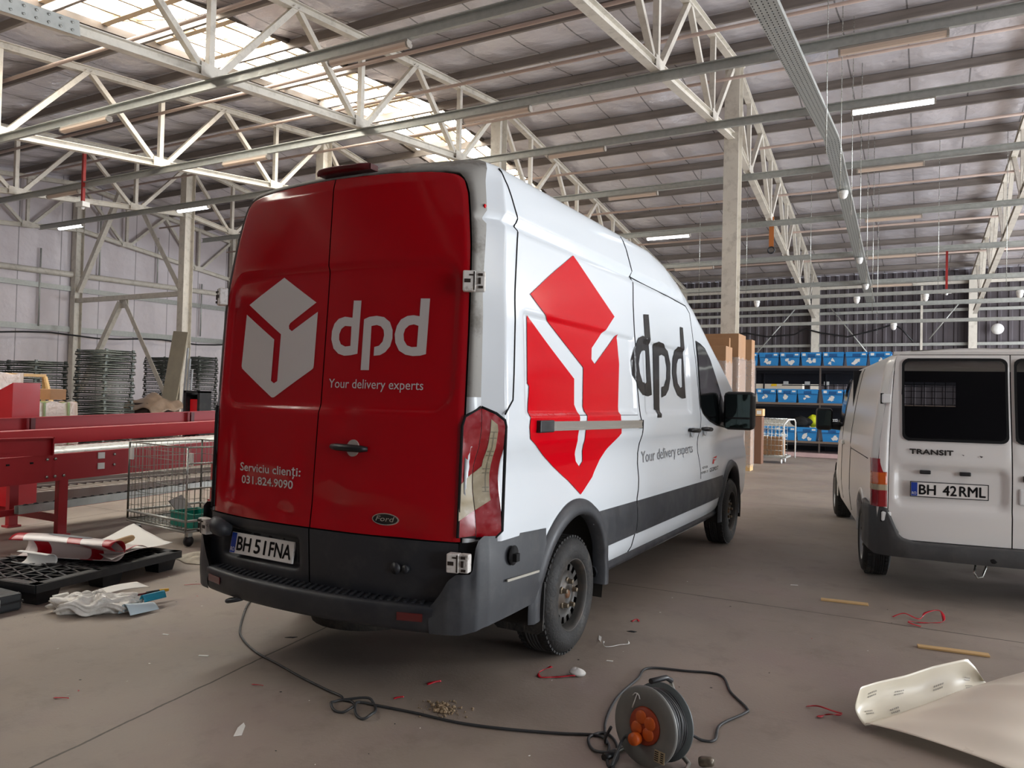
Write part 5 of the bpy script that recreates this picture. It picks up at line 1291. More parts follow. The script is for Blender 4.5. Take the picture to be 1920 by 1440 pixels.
o = B().tube([(-3.00+.05*math.cos(a), .92+.22*math.sin(a), .215+.05*math.sin(a+.6)) for a in [PI*k/14-.4 for k in range(15)]], .024, 8).build('cardboard_core', mat('tan card', (190, 158, 116), .7)); rebase(o); tag(o, 'bent tan cardboard strip lying on the white backing sheet', 'cardboard')
# tool case
tcs = thing('tool_case', 'dark grey plastic tool case on the floor at the left edge', 'case', (-2.735, -.145, 0), .01, world=False)
B().box((0, 0, .06), (.46, .30, .115)).build('shell', mat('dark grey plastic', (48, 52, 54), .5, 0, .08, 10), tcs, bevel=.018)
B().box((0, 0, .062), (.47, .31, .012)).build('seam_band', BLACKPL, tcs)
for x in (-.14, .14): B().box((x, -.158, .062), (.05, .02, .05)).build('latch', BLACKPL, tcs, bevel=.004)
B().tube([(-.07, -.15, .07), (-.07, -.195, .07), (.07, -.195, .07), (.07, -.15, .07)], .012, 8).build('handle', BLACKPL, tcs)
B().box((.234, -.03, .07), (.004, .07, .05)).build('sticker', WHITEPL, tcs)
B().box((.236, -.045, .075), (.004, .012, .03)).build('sticker_mark', BLACK, tcs)

# ---------------------------------------------------------------- stacks of collapsed wire mesh crates
def crate_mesh():
    q = B(); w, d, h = 1.1, .78, .145
    def rect(z, r, iw=0):
        q.tube([(-w/2+iw, -d/2+iw, z), (w/2-iw, -d/2+iw, z), (w/2-iw, d/2-iw, z), (-w/2+iw, d/2-iw, z)], r, 5, closed=True)
    rect(.02, .018); rect(.075, .016, .01); rect(.115, .010, .02)
    for i in range(1, 12): 
        x = -w/2+w*i/12; q.tube([(x, -d/2, .075), (x, d/2, .075)], .004, 4); q.tube([(x, -d/2+.02, .115), (x, d/2-.02, .115)], .004, 4)
    for j in range(1, 8):
        y = -d/2+d*j/8; q.tube([(-w/2, y, .08), (w/2, y, .08)], .004, 4); q.tube([(-w/2+.02, y, .12), (w/2-.02, y, .12)], .004, 4)
    for i in range(9):
        x = -w/2+w*i/8
        for y in (-d/2, d/2): q.tube([(x, y, .02), (x, y, .09)], .005, 4)
    for j in range(1, 6):
        y = -d/2+d*j/6
        for x in (-w/2, w/2): q.tube([(x, y, .02), (x, y, .09)], .005, 4)
    for x in (-w/2+.05, w/2-.05):
        for y in (-d/2+.05, d/2-.05): q.box((x, y, .005), (.08, .08, .03)); q.box((x*1.02, y*1.03, .10), (.05, .05, .09))
    return q
WIRE = mat('dull zinc crate wire', (92, 96, 92), .42, .7, .35, 3)
CRATE0 = [None]
NUM = ['top', 'second from the top', 'third from the top', 'fourth from the top', 'fifth from the top', 'sixth from the top', 'seventh from the top', 'eighth from the top', 'ninth from the top', 'tenth from the top', 'eleventh from the top', 'twelfth from the top']
def crate_stack(x, y, n, rz, where, z_step=.152, hidden=0):
    for k in range(n):
        if CRATE0[0] is None:
            o = crate_mesh().build('wire_crate', WIRE); CRATE0[0] = o
        else:
            o = CRATE0[0].copy(); COL.objects.link(o)
        o.location = (x+random.uniform(-.02, .02), y+random.uniform(-.02, .02), z_step*k+.012); o.rotation_euler = (0, 0, rz+random.uniform(-.02, .02))
        i = n-1-k
        w = NUM[i] if i < len(NUM) else 'number %d from the floor' % (k+1)
        tag(o, 'folded wire mesh crate, %s, %s' % (w, where), 'crate', 'folded wire mesh crates stacked by the left wall')
crate_stack(-14.42, 8.3, 16, PI/2*.02, 'in the tall stack')
crate_stack(-15.7, 7.45, 14, .05, 'stack left of the tall one')
crate_stack(-17.0, 6.9, 14, -.04, 'leftmost stack')
crate_stack(-22.3, 15.7, 18, .03, 'stack left of the leaning board')
crate_stack(-20.2, 15.6, 18, -.03, 'stack right of the leaning board')
# wrapped pallets and timber at the far left
t = thing('wrapped_pallet', 'large film wrapped pallet load behind the red chute', 'pallet load', (-9.9, 3.2, 0))
B().box((-9.9, 3.2, .07), (1.2, .9, .14)).build('pallet', WOOD, t)
B().box((-9.9, 3.2, .90), (1.15, .85, 1.5)).build('carton_block', CARDL, t, bevel=.02)
q = B().grid(lambda u, v: (lambda a: Vector((-9.9+.62*max(-1, min(1, 1.35*math.cos(a))), 3.2+.48*max(-1, min(1, 1.35*math.sin(a))), .2+1.5*v+.02*math.sin(9*a+7*v))))(2*PI*u), 60, 14); q.grid(lambda u, v: Vector((-10.5+1.2*u, 2.74+.92*v, 1.68+.05*math.sin(7*u+3*v)*math.sin(5*v))), 14, 10); q.build('film', FILMW, t)
t = thing('wrapped_pallet', 'low film wrapped stack of timber right of the red chute', 'pallet load', (-9.75, 4.15, 0))
B().box((-9.75, 4.15, .07), (1.0, .8, .14)).build('pallet', WOOD, t)
q = B()
for k in range(6): q.box((-9.75, 4.15, .22+.19*k), (.92-.03*k, .74-.02*k, .165))
q.build('boards', CARDL, t)
q = B().grid(lambda u, v: (lambda a: Vector((-9.75+(.53-.04*v)*max(-1, min(1, 1.3*math.cos(a))), 4.15+(.42-.03*v)*max(-1, min(1, 1.3*math.sin(a))), .12+1.15*v+.015*math.sin(11*a+9*v))))(2*PI*u), 60, 14); q.build('film', FILMW, t)
h = B()
for dy in (-.2, .18): h.box((-9.75, 4.15+dy, .70), (1.075, .014, 1.14))
h.build('green_band', mat('green strapping', (150, 172, 130), .5), t)
o = B().box((-9.62, 4.25, 1.39), (.34, .30, .17), rot=Matrix.Rotation(.2, 3, 'Z')).build('small_carton', CARD, bevel=.006); rebase(o); tag(o, 'small brown carton with a white tag on the wrapped timber stack', 'box')
B().box((-9.447, 4.22, 1.39), (.004, .12, .07)).build('tag', WHITEPL, None) if False else None
t = thing('timber_frame', 'light timber frame standing behind the small carton', 'frame', (-10.3, 4.4, 0))
q = B().bar((-10.45, 4.15, 0), (-10.45, 4.15, 1.7), .05, .04, (1, 0, 0)); q.bar((-10.45, 4.62, 0), (-10.45, 4.62, 1.7), .05, .04, (1, 0, 0)); q.bar((-10.45, 3.95, 1.7), (-10.45, 4.64, 1.7), .05, .05); q.bar((-10.42, 4.62, 1.68), (-9.9, 4.78, .05), .05, .04); q.build('post', WOOD, t)
o = B().box((-10.9, 3.75, 1.30), (.5, .4, .9), rot=Matrix.Rotation(.1, 3, 'Z')).build('brown_carton', CARD, bevel=.01); o.location.z = 0; rebase(o); tag(o, 'brown carton whose top shows above the wrapped pallet load', 'box')
o.location.z = .5
# rubbish between the stacks
t = thing('scrap_pile', 'heap of brown wrapping over dark crates left of the leaning board', 'scrap heap', (-18.1, 12.3, 0))
B().box((-18.3, 12.3, .55), (1.1, .9, 1.1)).build('dark_crate', mat('dark brown box', (52, 40, 36), .8), t)
B().grid(lambda u, v: Vector((-19.0+1.75*u, 11.75+1.1*v, 1.12+.22*math.sin(PI*u)*math.sin(PI*v)+.05*math.sin(11*u+4*v)+.04*math.sin(13*v+3*u)-1.6*max(0, .16-u)-1.6*max(0, u-.84)-1.2*max(0, .2-v))), 36, 22).build('brown_wrapping', mat('crumpled brown film', (132, 112, 96), .4, 0, .25, 5), t, solid=.01)
o = CRATE0[0].copy(); COL.objects.link(o); o.location = (-17.2, 13.7, .012); o.rotation_euler = (0, 0, .1); tag(o, 'single folded wire crate beside the brown scrap heap', 'crate', 'folded wire mesh crates stacked by the left wall')
t = thing('red_bin', 'red bin in a black frame right of the leaning board', 'bin', (-15.8, 12.05, 0))
B().box((-15.8, 12.0, .95), (.42, .05, .62)).build('red_panel', mat('signal red', (206, 16, 30), .45), t)
q = B()
for x in (-16.1, -15.5): q.box((x, 12.05, .75), (.10, .4, 1.5))
q.box((-15.8, 12.05, 1.48), (.7, .4, .06)); q.box((-15.8, 12.22, .7), (.5, .04, 1.4)); q.build('frame', BLACKPL, t)
h = B(); text_on(h, 'NAMZ', (-15.9, .70), (-15.7, .70), .05, lambda u, v: (u, 11.972, v)) if False else h.box((-15.82, 11.972, .70), (.16, .004, .035)); h.build('white_print', WHITEPL, t)
# board and profiles leaning on the column
q = B(); q.sect((-19.07, 13.40, .02), (-18.82, 13.76, 3.45), [(-.36, -.02), (.36, -.02), (.36, .02), (-.36, .02)], (0, -1, 0)); o = q.build('leaning_board', mat('grey fibre board', (164, 156, 138), .7, 0, .1, 4)); rebase(o); tag(o, 'tall grey board leaning against the steel column by the crate stacks', 'board')
for i, (x0_, x1_) in enumerate(((-18.30, -18.40), (-18.14, -18.28), (-17.98, -18.16))):
    o = B().sect((x0_, 13.45, .02), (x1_, 13.72, 2.9-.35*i), [(-.03, -.02), (.03, -.02), (.03, .02), (-.03, .02)], (0, -1, 0)).build('metal_profile', mat('pale aluminium', (178, 182, 186), .35, .7)); rebase(o); tag(o, ['longest', 'middle', 'shortest'][i]+' of three pale metal profiles leaning right of the grey board', 'profile')
# ================================================================ BACKGROUND: SHELVES WITH BLUE CRATES, CARTONS, TROLLEY
SY = 20.5
sh = thing('storage_rack', 'dark steel rack holding rows of blue crates before the far wall', 'shelf', (.1, SY+.9, 0))
RACK = mat('dark rack steel', (30, 32, 40), .5, .3, .1, 6); EDGE = mat('rack edge board', (112, 96, 84), .6)
SX0, SX1 = -3.9, 4.1
for z in (2.62, 1.545, .44):
    s_ = B().box(((SX0+SX1)/2, SY+.75, z), (SX1-SX0, 1.5, .05)).build('shelf_board', RACK, sh)
    B().box(((SX0+SX1)/2, SY-.012, z+.005), (SX1-SX0, .02, .06)).build('edge_strip', EDGE, s_)
    B().bar((SX0, SY+.05, z-.06), (SX1, SY+.05, z-.06), .04, .07).build('shelf_beam', RACK, s_)
    B().box(((SX0+SX1)/2, SY+1.48, z-.25), (SX1-SX0, .03, .42)).build('back_panel', RACK, s_)
    B().bar((SX0, SY+.75, z-.09), (SX1, SY+.75, z-.09), .05, .13).build('mid_beam', RACK, s_)
for x in (-3.9, -1.69, .13, 2.1, 4.1):
    for y in (SY+.03, SY+1.45):
        B().bar((x, y, .0), (x, y, 2.60), .04, .05, (0, 1, 0)).build('upright', RACK if y > SY+1 else mat('grey brown upright', (96, 88, 84), .5, .3), sh)
B().box(((SX0+SX1)/2, SY+.7, .07), (SX1-SX0+.4, 1.5, .12)).build('plinth', mat('pinkish painted plinth', (188, 160, 158), .7, 0, .12, 3), sh)
BLUE = mat('blue crate plastic', (44, 132, 196), .4, 0, .05, 6); BLUED = mat('dark blue crate rim', (24, 84, 140), .45)
LABELM = mat('torn white label', (222, 222, 218), .6)
def blue_crate(x, z, label, k):
    t = thing('blue_crate', label, 'crate', (x, SY+.03, z), group='blue crates on the rack')
    rnd = random.Random(k*7+3)
    w0, w1, d, h = .245, .285, .56, .385
    vs = [Vector(p) for p in ((x-w0, SY+.05, z), (x+w0, SY+.05, z), (x+w0, SY+d, z), (x-w0, SY+d, z), (x-w1, SY+.0, z+h), (x+w1, SY+.0, z+h), (x+w1, SY+d+.04, z+h), (x-w1, SY+d+.04, z+h))]
    B().add(vs, [(3, 2, 1, 0), (0, 1, 5, 4), (1, 2, 6, 5), (2, 3, 7, 6), (3, 0, 4, 7), (4, 5, 6, 7)]).build('tub', BLUE, t)
    q = B()
    q.box((x-.19, SY-.012, z+h-.05), (.17, .03, .13)); q.box((x+.19, SY-.012, z+h-.05), (.17, .03, .13)); q.box((x, SY-.01, z+h-.012), (.56, .03, .05)); q.build('lid_flap', BLUE, t)
    q = B(); q.box((x, SY-.012, z+h-.125), (.56, .022, .016)); q.box((x, SY-.02, z+h-.075), (.2, .012, .07)); 
    for s_ in (-1, 1): q.box((x+s_*.285, SY+.1, z+h-.02), (.03, .24, .05))
    q.build('rim', BLUED, t)
    for i in range(rnd.choice((2, 3, 4))):
        cx, cz_ = x+rnd.uniform(-.10, .10), z+rnd.uniform(.07, .20); pts = []
        n = 7
        for a in range(n): r = rnd.uniform(.02, .075); pts.append((cx+r*math.cos(2*PI*a/n)*1.1, cz_+r*math.sin(2*PI*a/n)))
        B().poly([pts], lambda u, v: (u, SY+.05-(.05)*(v-z)/h-.004-.001*i, v)).build('torn_label', LABELM, t)
    if rnd.random() < .8: B().poly([[(x+.14, z+h-.075), (x+.24, z+h-.075), (x+.24, z+h-.03), (x+.14, z+h-.03)]], lambda u, v: (u, SY-.029, v)).build('flap_label', LABELM, t)
    if rnd.random() < .6: B().poly([[(x-.24, z+h-.09), (x-.15, z+h-.09), (x-.15, z+h-.02), (x-.24, z+h-.02)]], lambda u, v: (u, SY-.029, v)).build('flap_label', LABELM, t)
kk = 0
for z, nm, xs in ((2.65, 'top shelf', [-1.90, -1.30, -.71, -.12, .47, 1.08, 1.68]), (1.575, 'middle shelf', [-2.03, -1.355, -.77, -.20, .47, 1.06, 1.66]), (.47, 'bottom shelf', [-2.03, -1.355, -.79, -.21, .47, 1.05])):
    for i, x in enumerate(xs):
        blue_crate(x, z, 'blue labelled crate, %s from left on the %s of the rack' % (ORD[i].replace('nearest', 'first'), nm), kk); kk += 1
def lump(name, label, cat, c, r, m, seed=0):
    rnd = random.Random(seed); ph = [rnd.uniform(0, 6) for _ in range(4)]
    o = B().grid(lambda u, v: (lambda a, b_: Vector((c[0]+r[0]*math.sin(b_)*math.cos(a)*(1+.12*math.sin(3*a+ph[0])+.05*math.sin(7*a+ph[3])), c[1]+r[1]*math.sin(b_)*math.sin(a)*(1+.1*math.sin(4*b_+ph[1])), c[2]+r[2]*math.cos(b_)*(1+.12*math.sin(2*a+ph[2])))))(2*PI*u, PI*v), 28, 16).build(name, m)
    rebase(o); return tag(o, label, cat)
lump('black_bag', 'black bag on top of the bottom row of blue crates', 'bag', (-.42, SY+.25, 1.02), (.30, .2, .17), mat('black cloth', (14, 14, 16), .85), 1)
lump('yellow_bag', 'bright yellow bag beside the black bag on the rack', 'bag', (-.10, SY+.45, 1.05), (.16, .12, .17), mat('bright yellow', (226, 232, 40), .6), 2)
lump('striped_bag', 'red and white striped bag at the right end of the bottom crates', 'bag', (.98, SY+.25, .97), (.24, .2, .14), mat('red striped cloth', (190, 40, 52), .7, 0, .5, 6, stretch=(6, .2, .2)), 3)
t = thing('wire_basket', 'white wire basket lying on the blue crates right of the yellow bag', 'basket', (.28, SY+.3, .87))
q = B()
for i in range(9): q.tube([(.19+.045*i, SY+.02, .90+.03*i*.4), (.19+.045*i, SY+.5, .90+.012*i), (.19+.045*i, SY+.5, 1.12)], .008, 5)
for j in range(5): q.tube([(.18, SY+.02+.12*j, .90), (.56, SY+.02+.12*j, .99)], .008, 5)
for j in range(3): q.tube([(.18, SY+.5, .98+.06*j), (.56, SY+.5, 1.0+.06*j)], .008, 5)
q.build('wires', mat('white wire', (225, 228, 226), .4), t)
# behind the rack
t = thing('wall_cabinet', 'cream cabinet with a yellow warning sign seen through the rack', 'cabinet', (-1.75, 25.2, 0))
B().box((-1.9, 25.2, 1.3), (1.9, .5, 2.6)).build('body', mat('cream cabinet paint', (204, 198, 186), .5), t)
B().poly([[(-1.99, 2.16), (-1.80, 2.16), (-1.80, 2.33), (-1.88, 2.27), (-1.99, 2.22)]], lambda u, v: (u, 24.945, v)).build('warning_sign', mat('warning yellow', (226, 186, 20), .5), t)
B().box((-2.25, 24.945, 1.3), (.012, .01, 2.6)).build('door_gap', BLACK, t)
for i, (x, w) in enumerate(((-1.03, 'left'), (-.40, 'middle'), (.15, 'right'))):
    o = B().box((x, SY+1.44, 2.19), (.15, .012, .11)).build('paper_label', PAPER); rebase(o); tag(o, '%s of three white paper labels at the back of the rack' % w, 'label')
q = B().bar((-1.15, SY+1.46, 2.125), (4.0, SY+1.46, 2.125), .03, .03); q.build('label_rail', RACK, sh)

# ---------------------------------------------------------------- carton towers
def tower(label, x0, x1, y0, y1, zs, wrap, seed, topstep=None):
    t = thing('carton_tower', label, 'cartons', ((x0+x1)/2, (y0+y1)/2, 0))
    B().box(((x0+x1)/2, (y0+y1)/2, .07), (x1-x0, y1-y0, .14)).build('pallet', WOOD, t)
    z = .14
    for i, zt in enumerate(zs):
        B().box(((x0+x1)/2, (y0+y1)/2, (z+zt)/2), (x1-x0-.01*(i % 2), y1-y0-.008*(i % 2), zt-z-.006)).build('carton', CARD, t, bevel=.006)
        z = zt
    q = B().grid(lambda u, v: (lambda a: Vector(((x0+x1)/2+((x1-x0)/2+.015)*max(-1, min(1, 1.38*math.cos(a))), (y0+y1)/2+((y1-y0)/2+.015)*max(-1, min(1, 1.38*math.sin(a))), wrap[0]+(wrap[1]-wrap[0])*v+.02*math.sin(7*a+8*v)+.012*math.sin(23*a))))(2*PI*u), 90, 26)
    q.build('film', FILM, t)
    return t
tower('front film wrapped carton tower beside the cab of the red van', -1.75, -.615, 12.0, 12.55, [.9, 1.75, 2.63], (.10, 2.32), 1)
tower('tallest film wrapped carton tower directly before the tall column', -1.9, -.575, 12.95, 13.65, [.75, 1.55, 2.42, 2.955], (.10, 2.45), 2)
tower('rear film wrapped carton tower right of the tall column', -.80, -.70, 14.6, 15.5, [.9, 1.7, 2.44, 2.96], (.10, 2.50), 3) if False else tower('rear film wrapped carton tower right of the tall column', -.83, -.635, 14.6, 14.95, [.9, 1.7, 2.44, 2.96], (.10, 2.50), 3)
o = B().box((-1.2, 12.75, 2.76), (1.1, .09, .18)).build('loose_carton', CARD, bevel=.006); rebase(o); o.location.z = 2.64; o.location.y = 12.48; tag(o, 'flat light carton lying on the front carton tower', 'box')
lump('film_scrap', 'crumpled clear film at the foot of the carton towers', 'film', (-.42, 11.85, .10), (.2, .16, .11), FILMW, 6)
# tall slim carton with a labelled box on top, and the wire trolley
o = B().box((-.95, 17.05, .61), (.27, .3, 1.2)).build('slim_carton', mat('dark brown carton', (112, 78, 58), .75, 0, .08, 3), bevel=.006); rebase(o); o.location.z = .0; tag(o, 'tall slim brown carton left of the wire trolley', 'box')
t = thing('labelled_box', 'small light carton with white label on the tall slim carton', 'box', (-.94, 17.0, 1.2)); B().box((-.94, 17.02, 1.30), (.30, .3, .18)).build('carton', CARDL, t, bevel=.008); B().box((-.88, 16.866, 1.30), (.11, .004, .09)).build('label', WHITEPL, t)
tr_ = thing('wire_trolley', 'wire mesh trolley holding a brown carton before the blue crates', 'trolley', (-.75, 17.85, 0))
q = B()
TX0, TX1, TY0, TY1 = -1.14, -.38, 17.4, 18.1
for i in range(9): x = TX0+(TX1-TX0)*i/8; q.tube([(x, TY0, .2), (x, TY0, 1.14)], .006, 5); q.tube([(x, TY1, .2), (x, TY1, 1.14)], .006, 5)
for i in range(8): y = TY0+(TY1-TY0)*i/7; q.tube([(TX0, y, .2), (TX0, y, 1.14)], .006, 5)
for z in (.2, .33, .46, .6, .73, .87, 1.0, 1.14): q.tube([(TX1, TY0, z), (TX0, TY0, z), (TX0, TY1, z), (TX1, TY1, z)], .006 if .2 < z < 1.1 else .012, 5)
q.build('mesh_panel', CHROME, tr_)
q = B().tube([(TX1+.02, TY0+.02, .12), (TX1+.02, TY0+.02, 1.0), (TX1+.12, TY0+.06, 1.13), (TX1+.20, TY0+.5, 1.13), (TX1+.20, TY1, 1.05), (TX1+.2, TY1, .12)], .018, 8); q.build('handle_frame', WHITEPL, tr_)
B().box((-.72, 17.75, .17), (.86, .78, .05)).build('deck', GALV, tr_)
for x in (TX0+.06, TX1-.04):
    for y in (TY0+.06, TY1-.06): B().lathe([(0, -.016), (.065, -.016), (.065, .016), (0, .016)], 18, Matrix.Translation((x, y, .065)) @ Matrix.Rotation(PI/2, 4, 'Y')).build('caster_wheel', WHITEPL, tr_); B().box((x, y, .125), (.04, .06, .05)).build('caster_fork', GALV, tr_)
o = B().box((-.69, 17.75, .44), (.56, .5, .47)).build('brown_carton', CARD, bevel=.008); rebase(o); o.location.z = .2; tag(o, 'brown carton sitting in the wire trolley', 'box')
# ================================================================ THINGS ON THE NEAR FLOOR
# cable reel
CABLE = mat('dark grey rubber cable', (52, 53, 54), .5, 0, .1, 30); DRUM = mat('grey reel plastic', (112, 112, 108), .5, 0, .08, 9, dirt=((136, 128, 118), .35, 8)); ORANGE = mat('orange socket plastic', (196, 86, 20), .45)
REEL = thing('cable_reel', 'grey extension cable reel with orange sockets on the floor at the bottom', 'cable reel', (1.83, .16, 0))
axd = Vector((.50, .866, 0)); axd.normalize(); tilt = .16
axd = Vector((.325, .945, 0)); axv = (axd+Vector((0, 0, tilt))*-1).normalized() if False else Vector((axd.x, axd.y, -.10)).normalized()
side_v = Vector((axd.y, -axd.x, 0)).normalized(); up_v = side_v.cross(axv).normalized()
RC = Vector((1.815, .105, .166))
RM = Matrix.Identity(4)
for i in range(3): RM[i][0] = side_v[i]; RM[i][1] = up_v[i]; RM[i][2] = axv[i]; RM[i][3] = RC[i]
if RM.to_3x3().determinant() < 0:
    for i in range(3): RM[i][0] = -side_v[i]
RR = .157
FLIP = -1 if side_v.cross(up_v).dot(axv) < 0 else 1
rp_ = lambda x, y, z: RM @ Vector((FLIP*x, y, z))
B().lathe([(0, .0), (.075, -.002), (.08, -.006), (RR-.006, -.010), (RR, -.004), (RR, .004), (RR-.004, .008), (0, .008)], 56, RM).build('front_flange', DRUM, REEL)
B().lathe([(0, .118), (RR-.004, .118), (RR, .114), (RR, .106), (0, .104)], 56, RM).build('rear_flange', mat('dark reel flange', (80, 86, 86), .5), REEL)
B().lathe([(.06, .008), (.06, .106)], 32, RM).build('core', BLACKPL, REEL)
q = B()
for layer in range(5):
    for k in range(9):
        r = .084+.0122*layer+.012*(k % 2)*.0; z = .016+.0098*k+.003*math.sin(k*2.1+layer)
        q.tube([rp_((r+.002*math.sin(5*a+k))*math.cos(a), (r+.002*math.sin(5*a+k))*math.sin(a), z) for a in [2*PI*j/40 for j in range(40)]], .0056, 6, closed=True)
o = q.build('wound_cable', CABLE, REEL); o['kind'] = 'stuff'
B().lathe([(0, -.012), (.07, -.012), (.074, -.008), (.076, 0)], 40, RM).build('socket_plate', mat('deep orange plastic', (150, 52, 14), .5), REEL)
for k, a in enumerate((.55, 2.0, -.75, 3.6)):
    m2 = RM @ Matrix.Translation((FLIP*.036*math.cos(a), .036*math.sin(a), -.012))
    s_ = B().lathe([(0, -.006), (.024, -.006), (.027, -.003), (.027, 0)], 24, m2).build('socket_cover', ORANGE, REEL)
m2 = RM @ Matrix.Translation((-FLIP*.02, -.052, -.02)); B().lathe([(0, -.034), (.024, -.032), (.026, -.02), (.024, 0), (0, 0)], 24, m2).build('plug', ORANGE, REEL)
q = B().box((0, 0, 0), (1, 1, 1)); q.v = [rp_(p[0]*.05+.088, p[1]*.046-.092, -.0112+p[2]*.002) for p in q.v]; st = q.build('rating_sticker', mat('cream sticker', (168, 150, 118), .6), REEL)
q = B()
for i in range(5):
    for (xa, w) in ((.074, .018), (.100, .014)): 
        h = B().box((0, 0, 0), (1, 1, 1)); q.add([rp_(p[0]*w+xa, p[1]*.004-.076-.008*i, -.0124+p[2]*.001) for p in h.v], h.f)
q.build('sticker_print', BLACK, st)
q = B().tube([rp_(-.065, .055, -.011), rp_(-.045, .118, -.011)], .0025, 5); q.tube([rp_(-.067, .104, -.011), rp_(-.056, .117, -.011), rp_(-.045, .118, -.011), rp_(-.036, .112, -.011), rp_(-.030, .099, -.011)], .0025, 5); q.build('arrow_mark', WHITEPL, REEL)
# stand: bent tube and carrying handle
q = B().tube([rp_(.02, .186, -.015), rp_(.02, .188, .09), rp_(.02, .170, .13)], .011, 10); q.build('carry_handle', BLACKPL, REEL)
q = B().tube([rp_(.02, .165, .128), rp_(.05, .10, .134), rp_(.05, -.08, .134)], .009, 8); 
foot = lambda x, y: RC+side_v*x+axd*y+Vector((0, 0, -RC.z+.012))
q.tube([rp_(.05, -.08, .134), foot(.12, .14), foot(.16, .05), foot(.15, -.05)], .010, 8); q.tube([rp_(.05, -.08, .134), foot(-.10, .15), foot(-.15, .05), foot(-.14, -.06)], .010, 8); q.build('stand', mat('galvanised stand tube', (160, 158, 150), .4, .8), REEL)
for x, y in ((.15, -.06), (-.14, -.07)): B().tube([foot(x, y-.02), foot(x, y+.05)], .016, 10).build('rubber_foot', BLACKPL, REEL)
q = B().lathe([(0, 0), (.018, 0), (.022, .012), (.02, .05), (.014, .06), (0, .06)], 14, Matrix.Translation(foot(.15, .17)+Vector((0, 0, .012))) @ Matrix.Rotation(1.35, 4, 'Y')); q.build('mains_plug', mat('brass and black plug', (110, 100, 86), .4, .4, .4, 60), REEL)
def spline(pts, n=8):
    P = [Vector(p) for p in pts]; out = []
    for i in range(len(P)-1):
        p0, p1, p2, p3 = P[max(0, i-1)], P[i], P[i+1], P[min(len(P)-1, i+2)]
        for k in range(n):
            t = k/n; out.append(.5*((2*p1)+(-p0+p2)*t+(2*p0-5*p1+4*p2-p3)*t*t+(-p0+3*p1-3*p2+p3)*t**3))
    return out+[P[-1]]
CR = .0065
cord = [(-1.478, 1.076), (-1.313, .848), (-.973, .49), (-.796, .353), (-.548, .228), (-.305, .156), (-.077, .084), (.166, .021), (.29, -.005)]+[(.379+.049*math.cos(a)+.048*math.sin(a), -.090+.03*math.cos(a)-.055*math.sin(a)) for a in [math.radians(-90+45*k) for k in range(9)]]+[(.495+.038*math.cos(a)+.069*math.sin(a), -.066+.031*math.cos(a)-.083*math.sin(a)) for a in [math.radians(-80+45*k) for k in range(8)]]+[(.52, .0), (.723, .026), (.95, .043), (1.17, .101), (1.394, .188), (1.545, .257), (1.62, .2), (1.66, .08), (1.70, .02)]
pts = [(x, y, CR+.001+(.013 if 12 <= i <= 26 and i % 3 == 0 else 0)) for i, (x, y) in enumerate(cord)]
pts = [(-1.52, 1.2, .16), (-1.50, 1.13, .05)]+pts+[tuple(rp_(-.09, -.075, -.02)), tuple(rp_(-.045, -.06, -.028)), tuple(rp_(-.022, -.052, -.034))]
o = B().tube(spline(pts), CR, 8).build('extension_cord', CABLE); rebase(o); tag(o, 'thin dark cord snaking from under the red van to the cable reel', 'cord')
lp = [(1.66, .12, .12), (1.62, .16, .05), (1.60, .22, CR), (1.52, .42, CR), (1.465, .715, CR), (1.467, 1.015, CR), (1.463, 1.204, CR), (1.655, 1.276, CR), (1.837, 1.315, CR), (1.943, 1.097, CR), (2.057, .931, CR), (2.059, .858, CR), (1.991, .662, CR), (2.007, .493, CR), (1.96, .46, CR), (1.91, .44, .03), (1.87, .34, .08), (1.86, .24, .12)]
o = B().tube(spline(lp), CR, 8).build('loose_cable', CABLE); rebase(o); tag(o, 'loose loop of grey cable lying behind the cable reel', 'cord')
lp2 = [(1.66, .10, .02), (1.58, .12, CR), (1.52, .22, CR), (1.56, .30, CR), (1.63, .25, CR), (1.69, .13, CR), (1.72, .0, CR), (1.82, -.06, CR), (1.93, -.04, CR)]
o = B().tube(spline(lp2), CR, 8).build('loose_cable', CABLE); rebase(o); tag(o, 'short cable bend lying left of the cable reel foot', 'cord')

# wooden slats
def slat(label, a, b_, w, th):
    q = B().bar((a[0], a[1], th/2+.001), (b_[0], b_[1], th/2+.001), w, th); o = q.build('wooden_slat', WOOD, bevel=.002); rebase(o); tag(o, label, 'wood slat')
slat('shorter pale wooden slat on the floor, farther from the camera', (2.118, 3.393), (2.448, 3.431), .055, .012)
slat('longer pale wooden slat on the floor near the paper sheet', (2.783, 2.508), (3.168, 2.546), .055, .012)
# big vinyl backing sheet
CRS = [(2.585, .955), (2.70, 1.10), (2.85, 1.33), (3.0, 1.58), (3.2, 1.90), (3.6, 2.5)]
def crease(u):
    k = u*(len(CRS)-1); i = min(int(k), len(CRS)-2); f = k-i
    return Vector((CRS[i][0]+(CRS[i+1][0]-CRS[i][0])*f, CRS[i][1]+(CRS[i+1][1]-CRS[i][1])*f, .03))
TOPL = [(2.52, .99, .17), (2.62, 1.19, .165), (2.74, 1.37, .165), (2.86, 1.58, .17), (3.02, 1.80, .175), (3.06, 1.86, .12), (3.10, 1.84, .06)]
def toplip(u):
    k = u*(len(TOPL)-1); i = min(int(k), len(TOPL)-2); f = k-i; return Vector(TOPL[i]).lerp(Vector(TOPL[i+1]), f)
SHEETM = mat('cream vinyl backing', (216, 208, 188), .42, 0, .04, 5)
sheet_ = thing('vinyl_backing_sheet', 'large cream vinyl backing sheet curled on the floor at the lower right', 'sheet', (3.1, 1.2, 0))
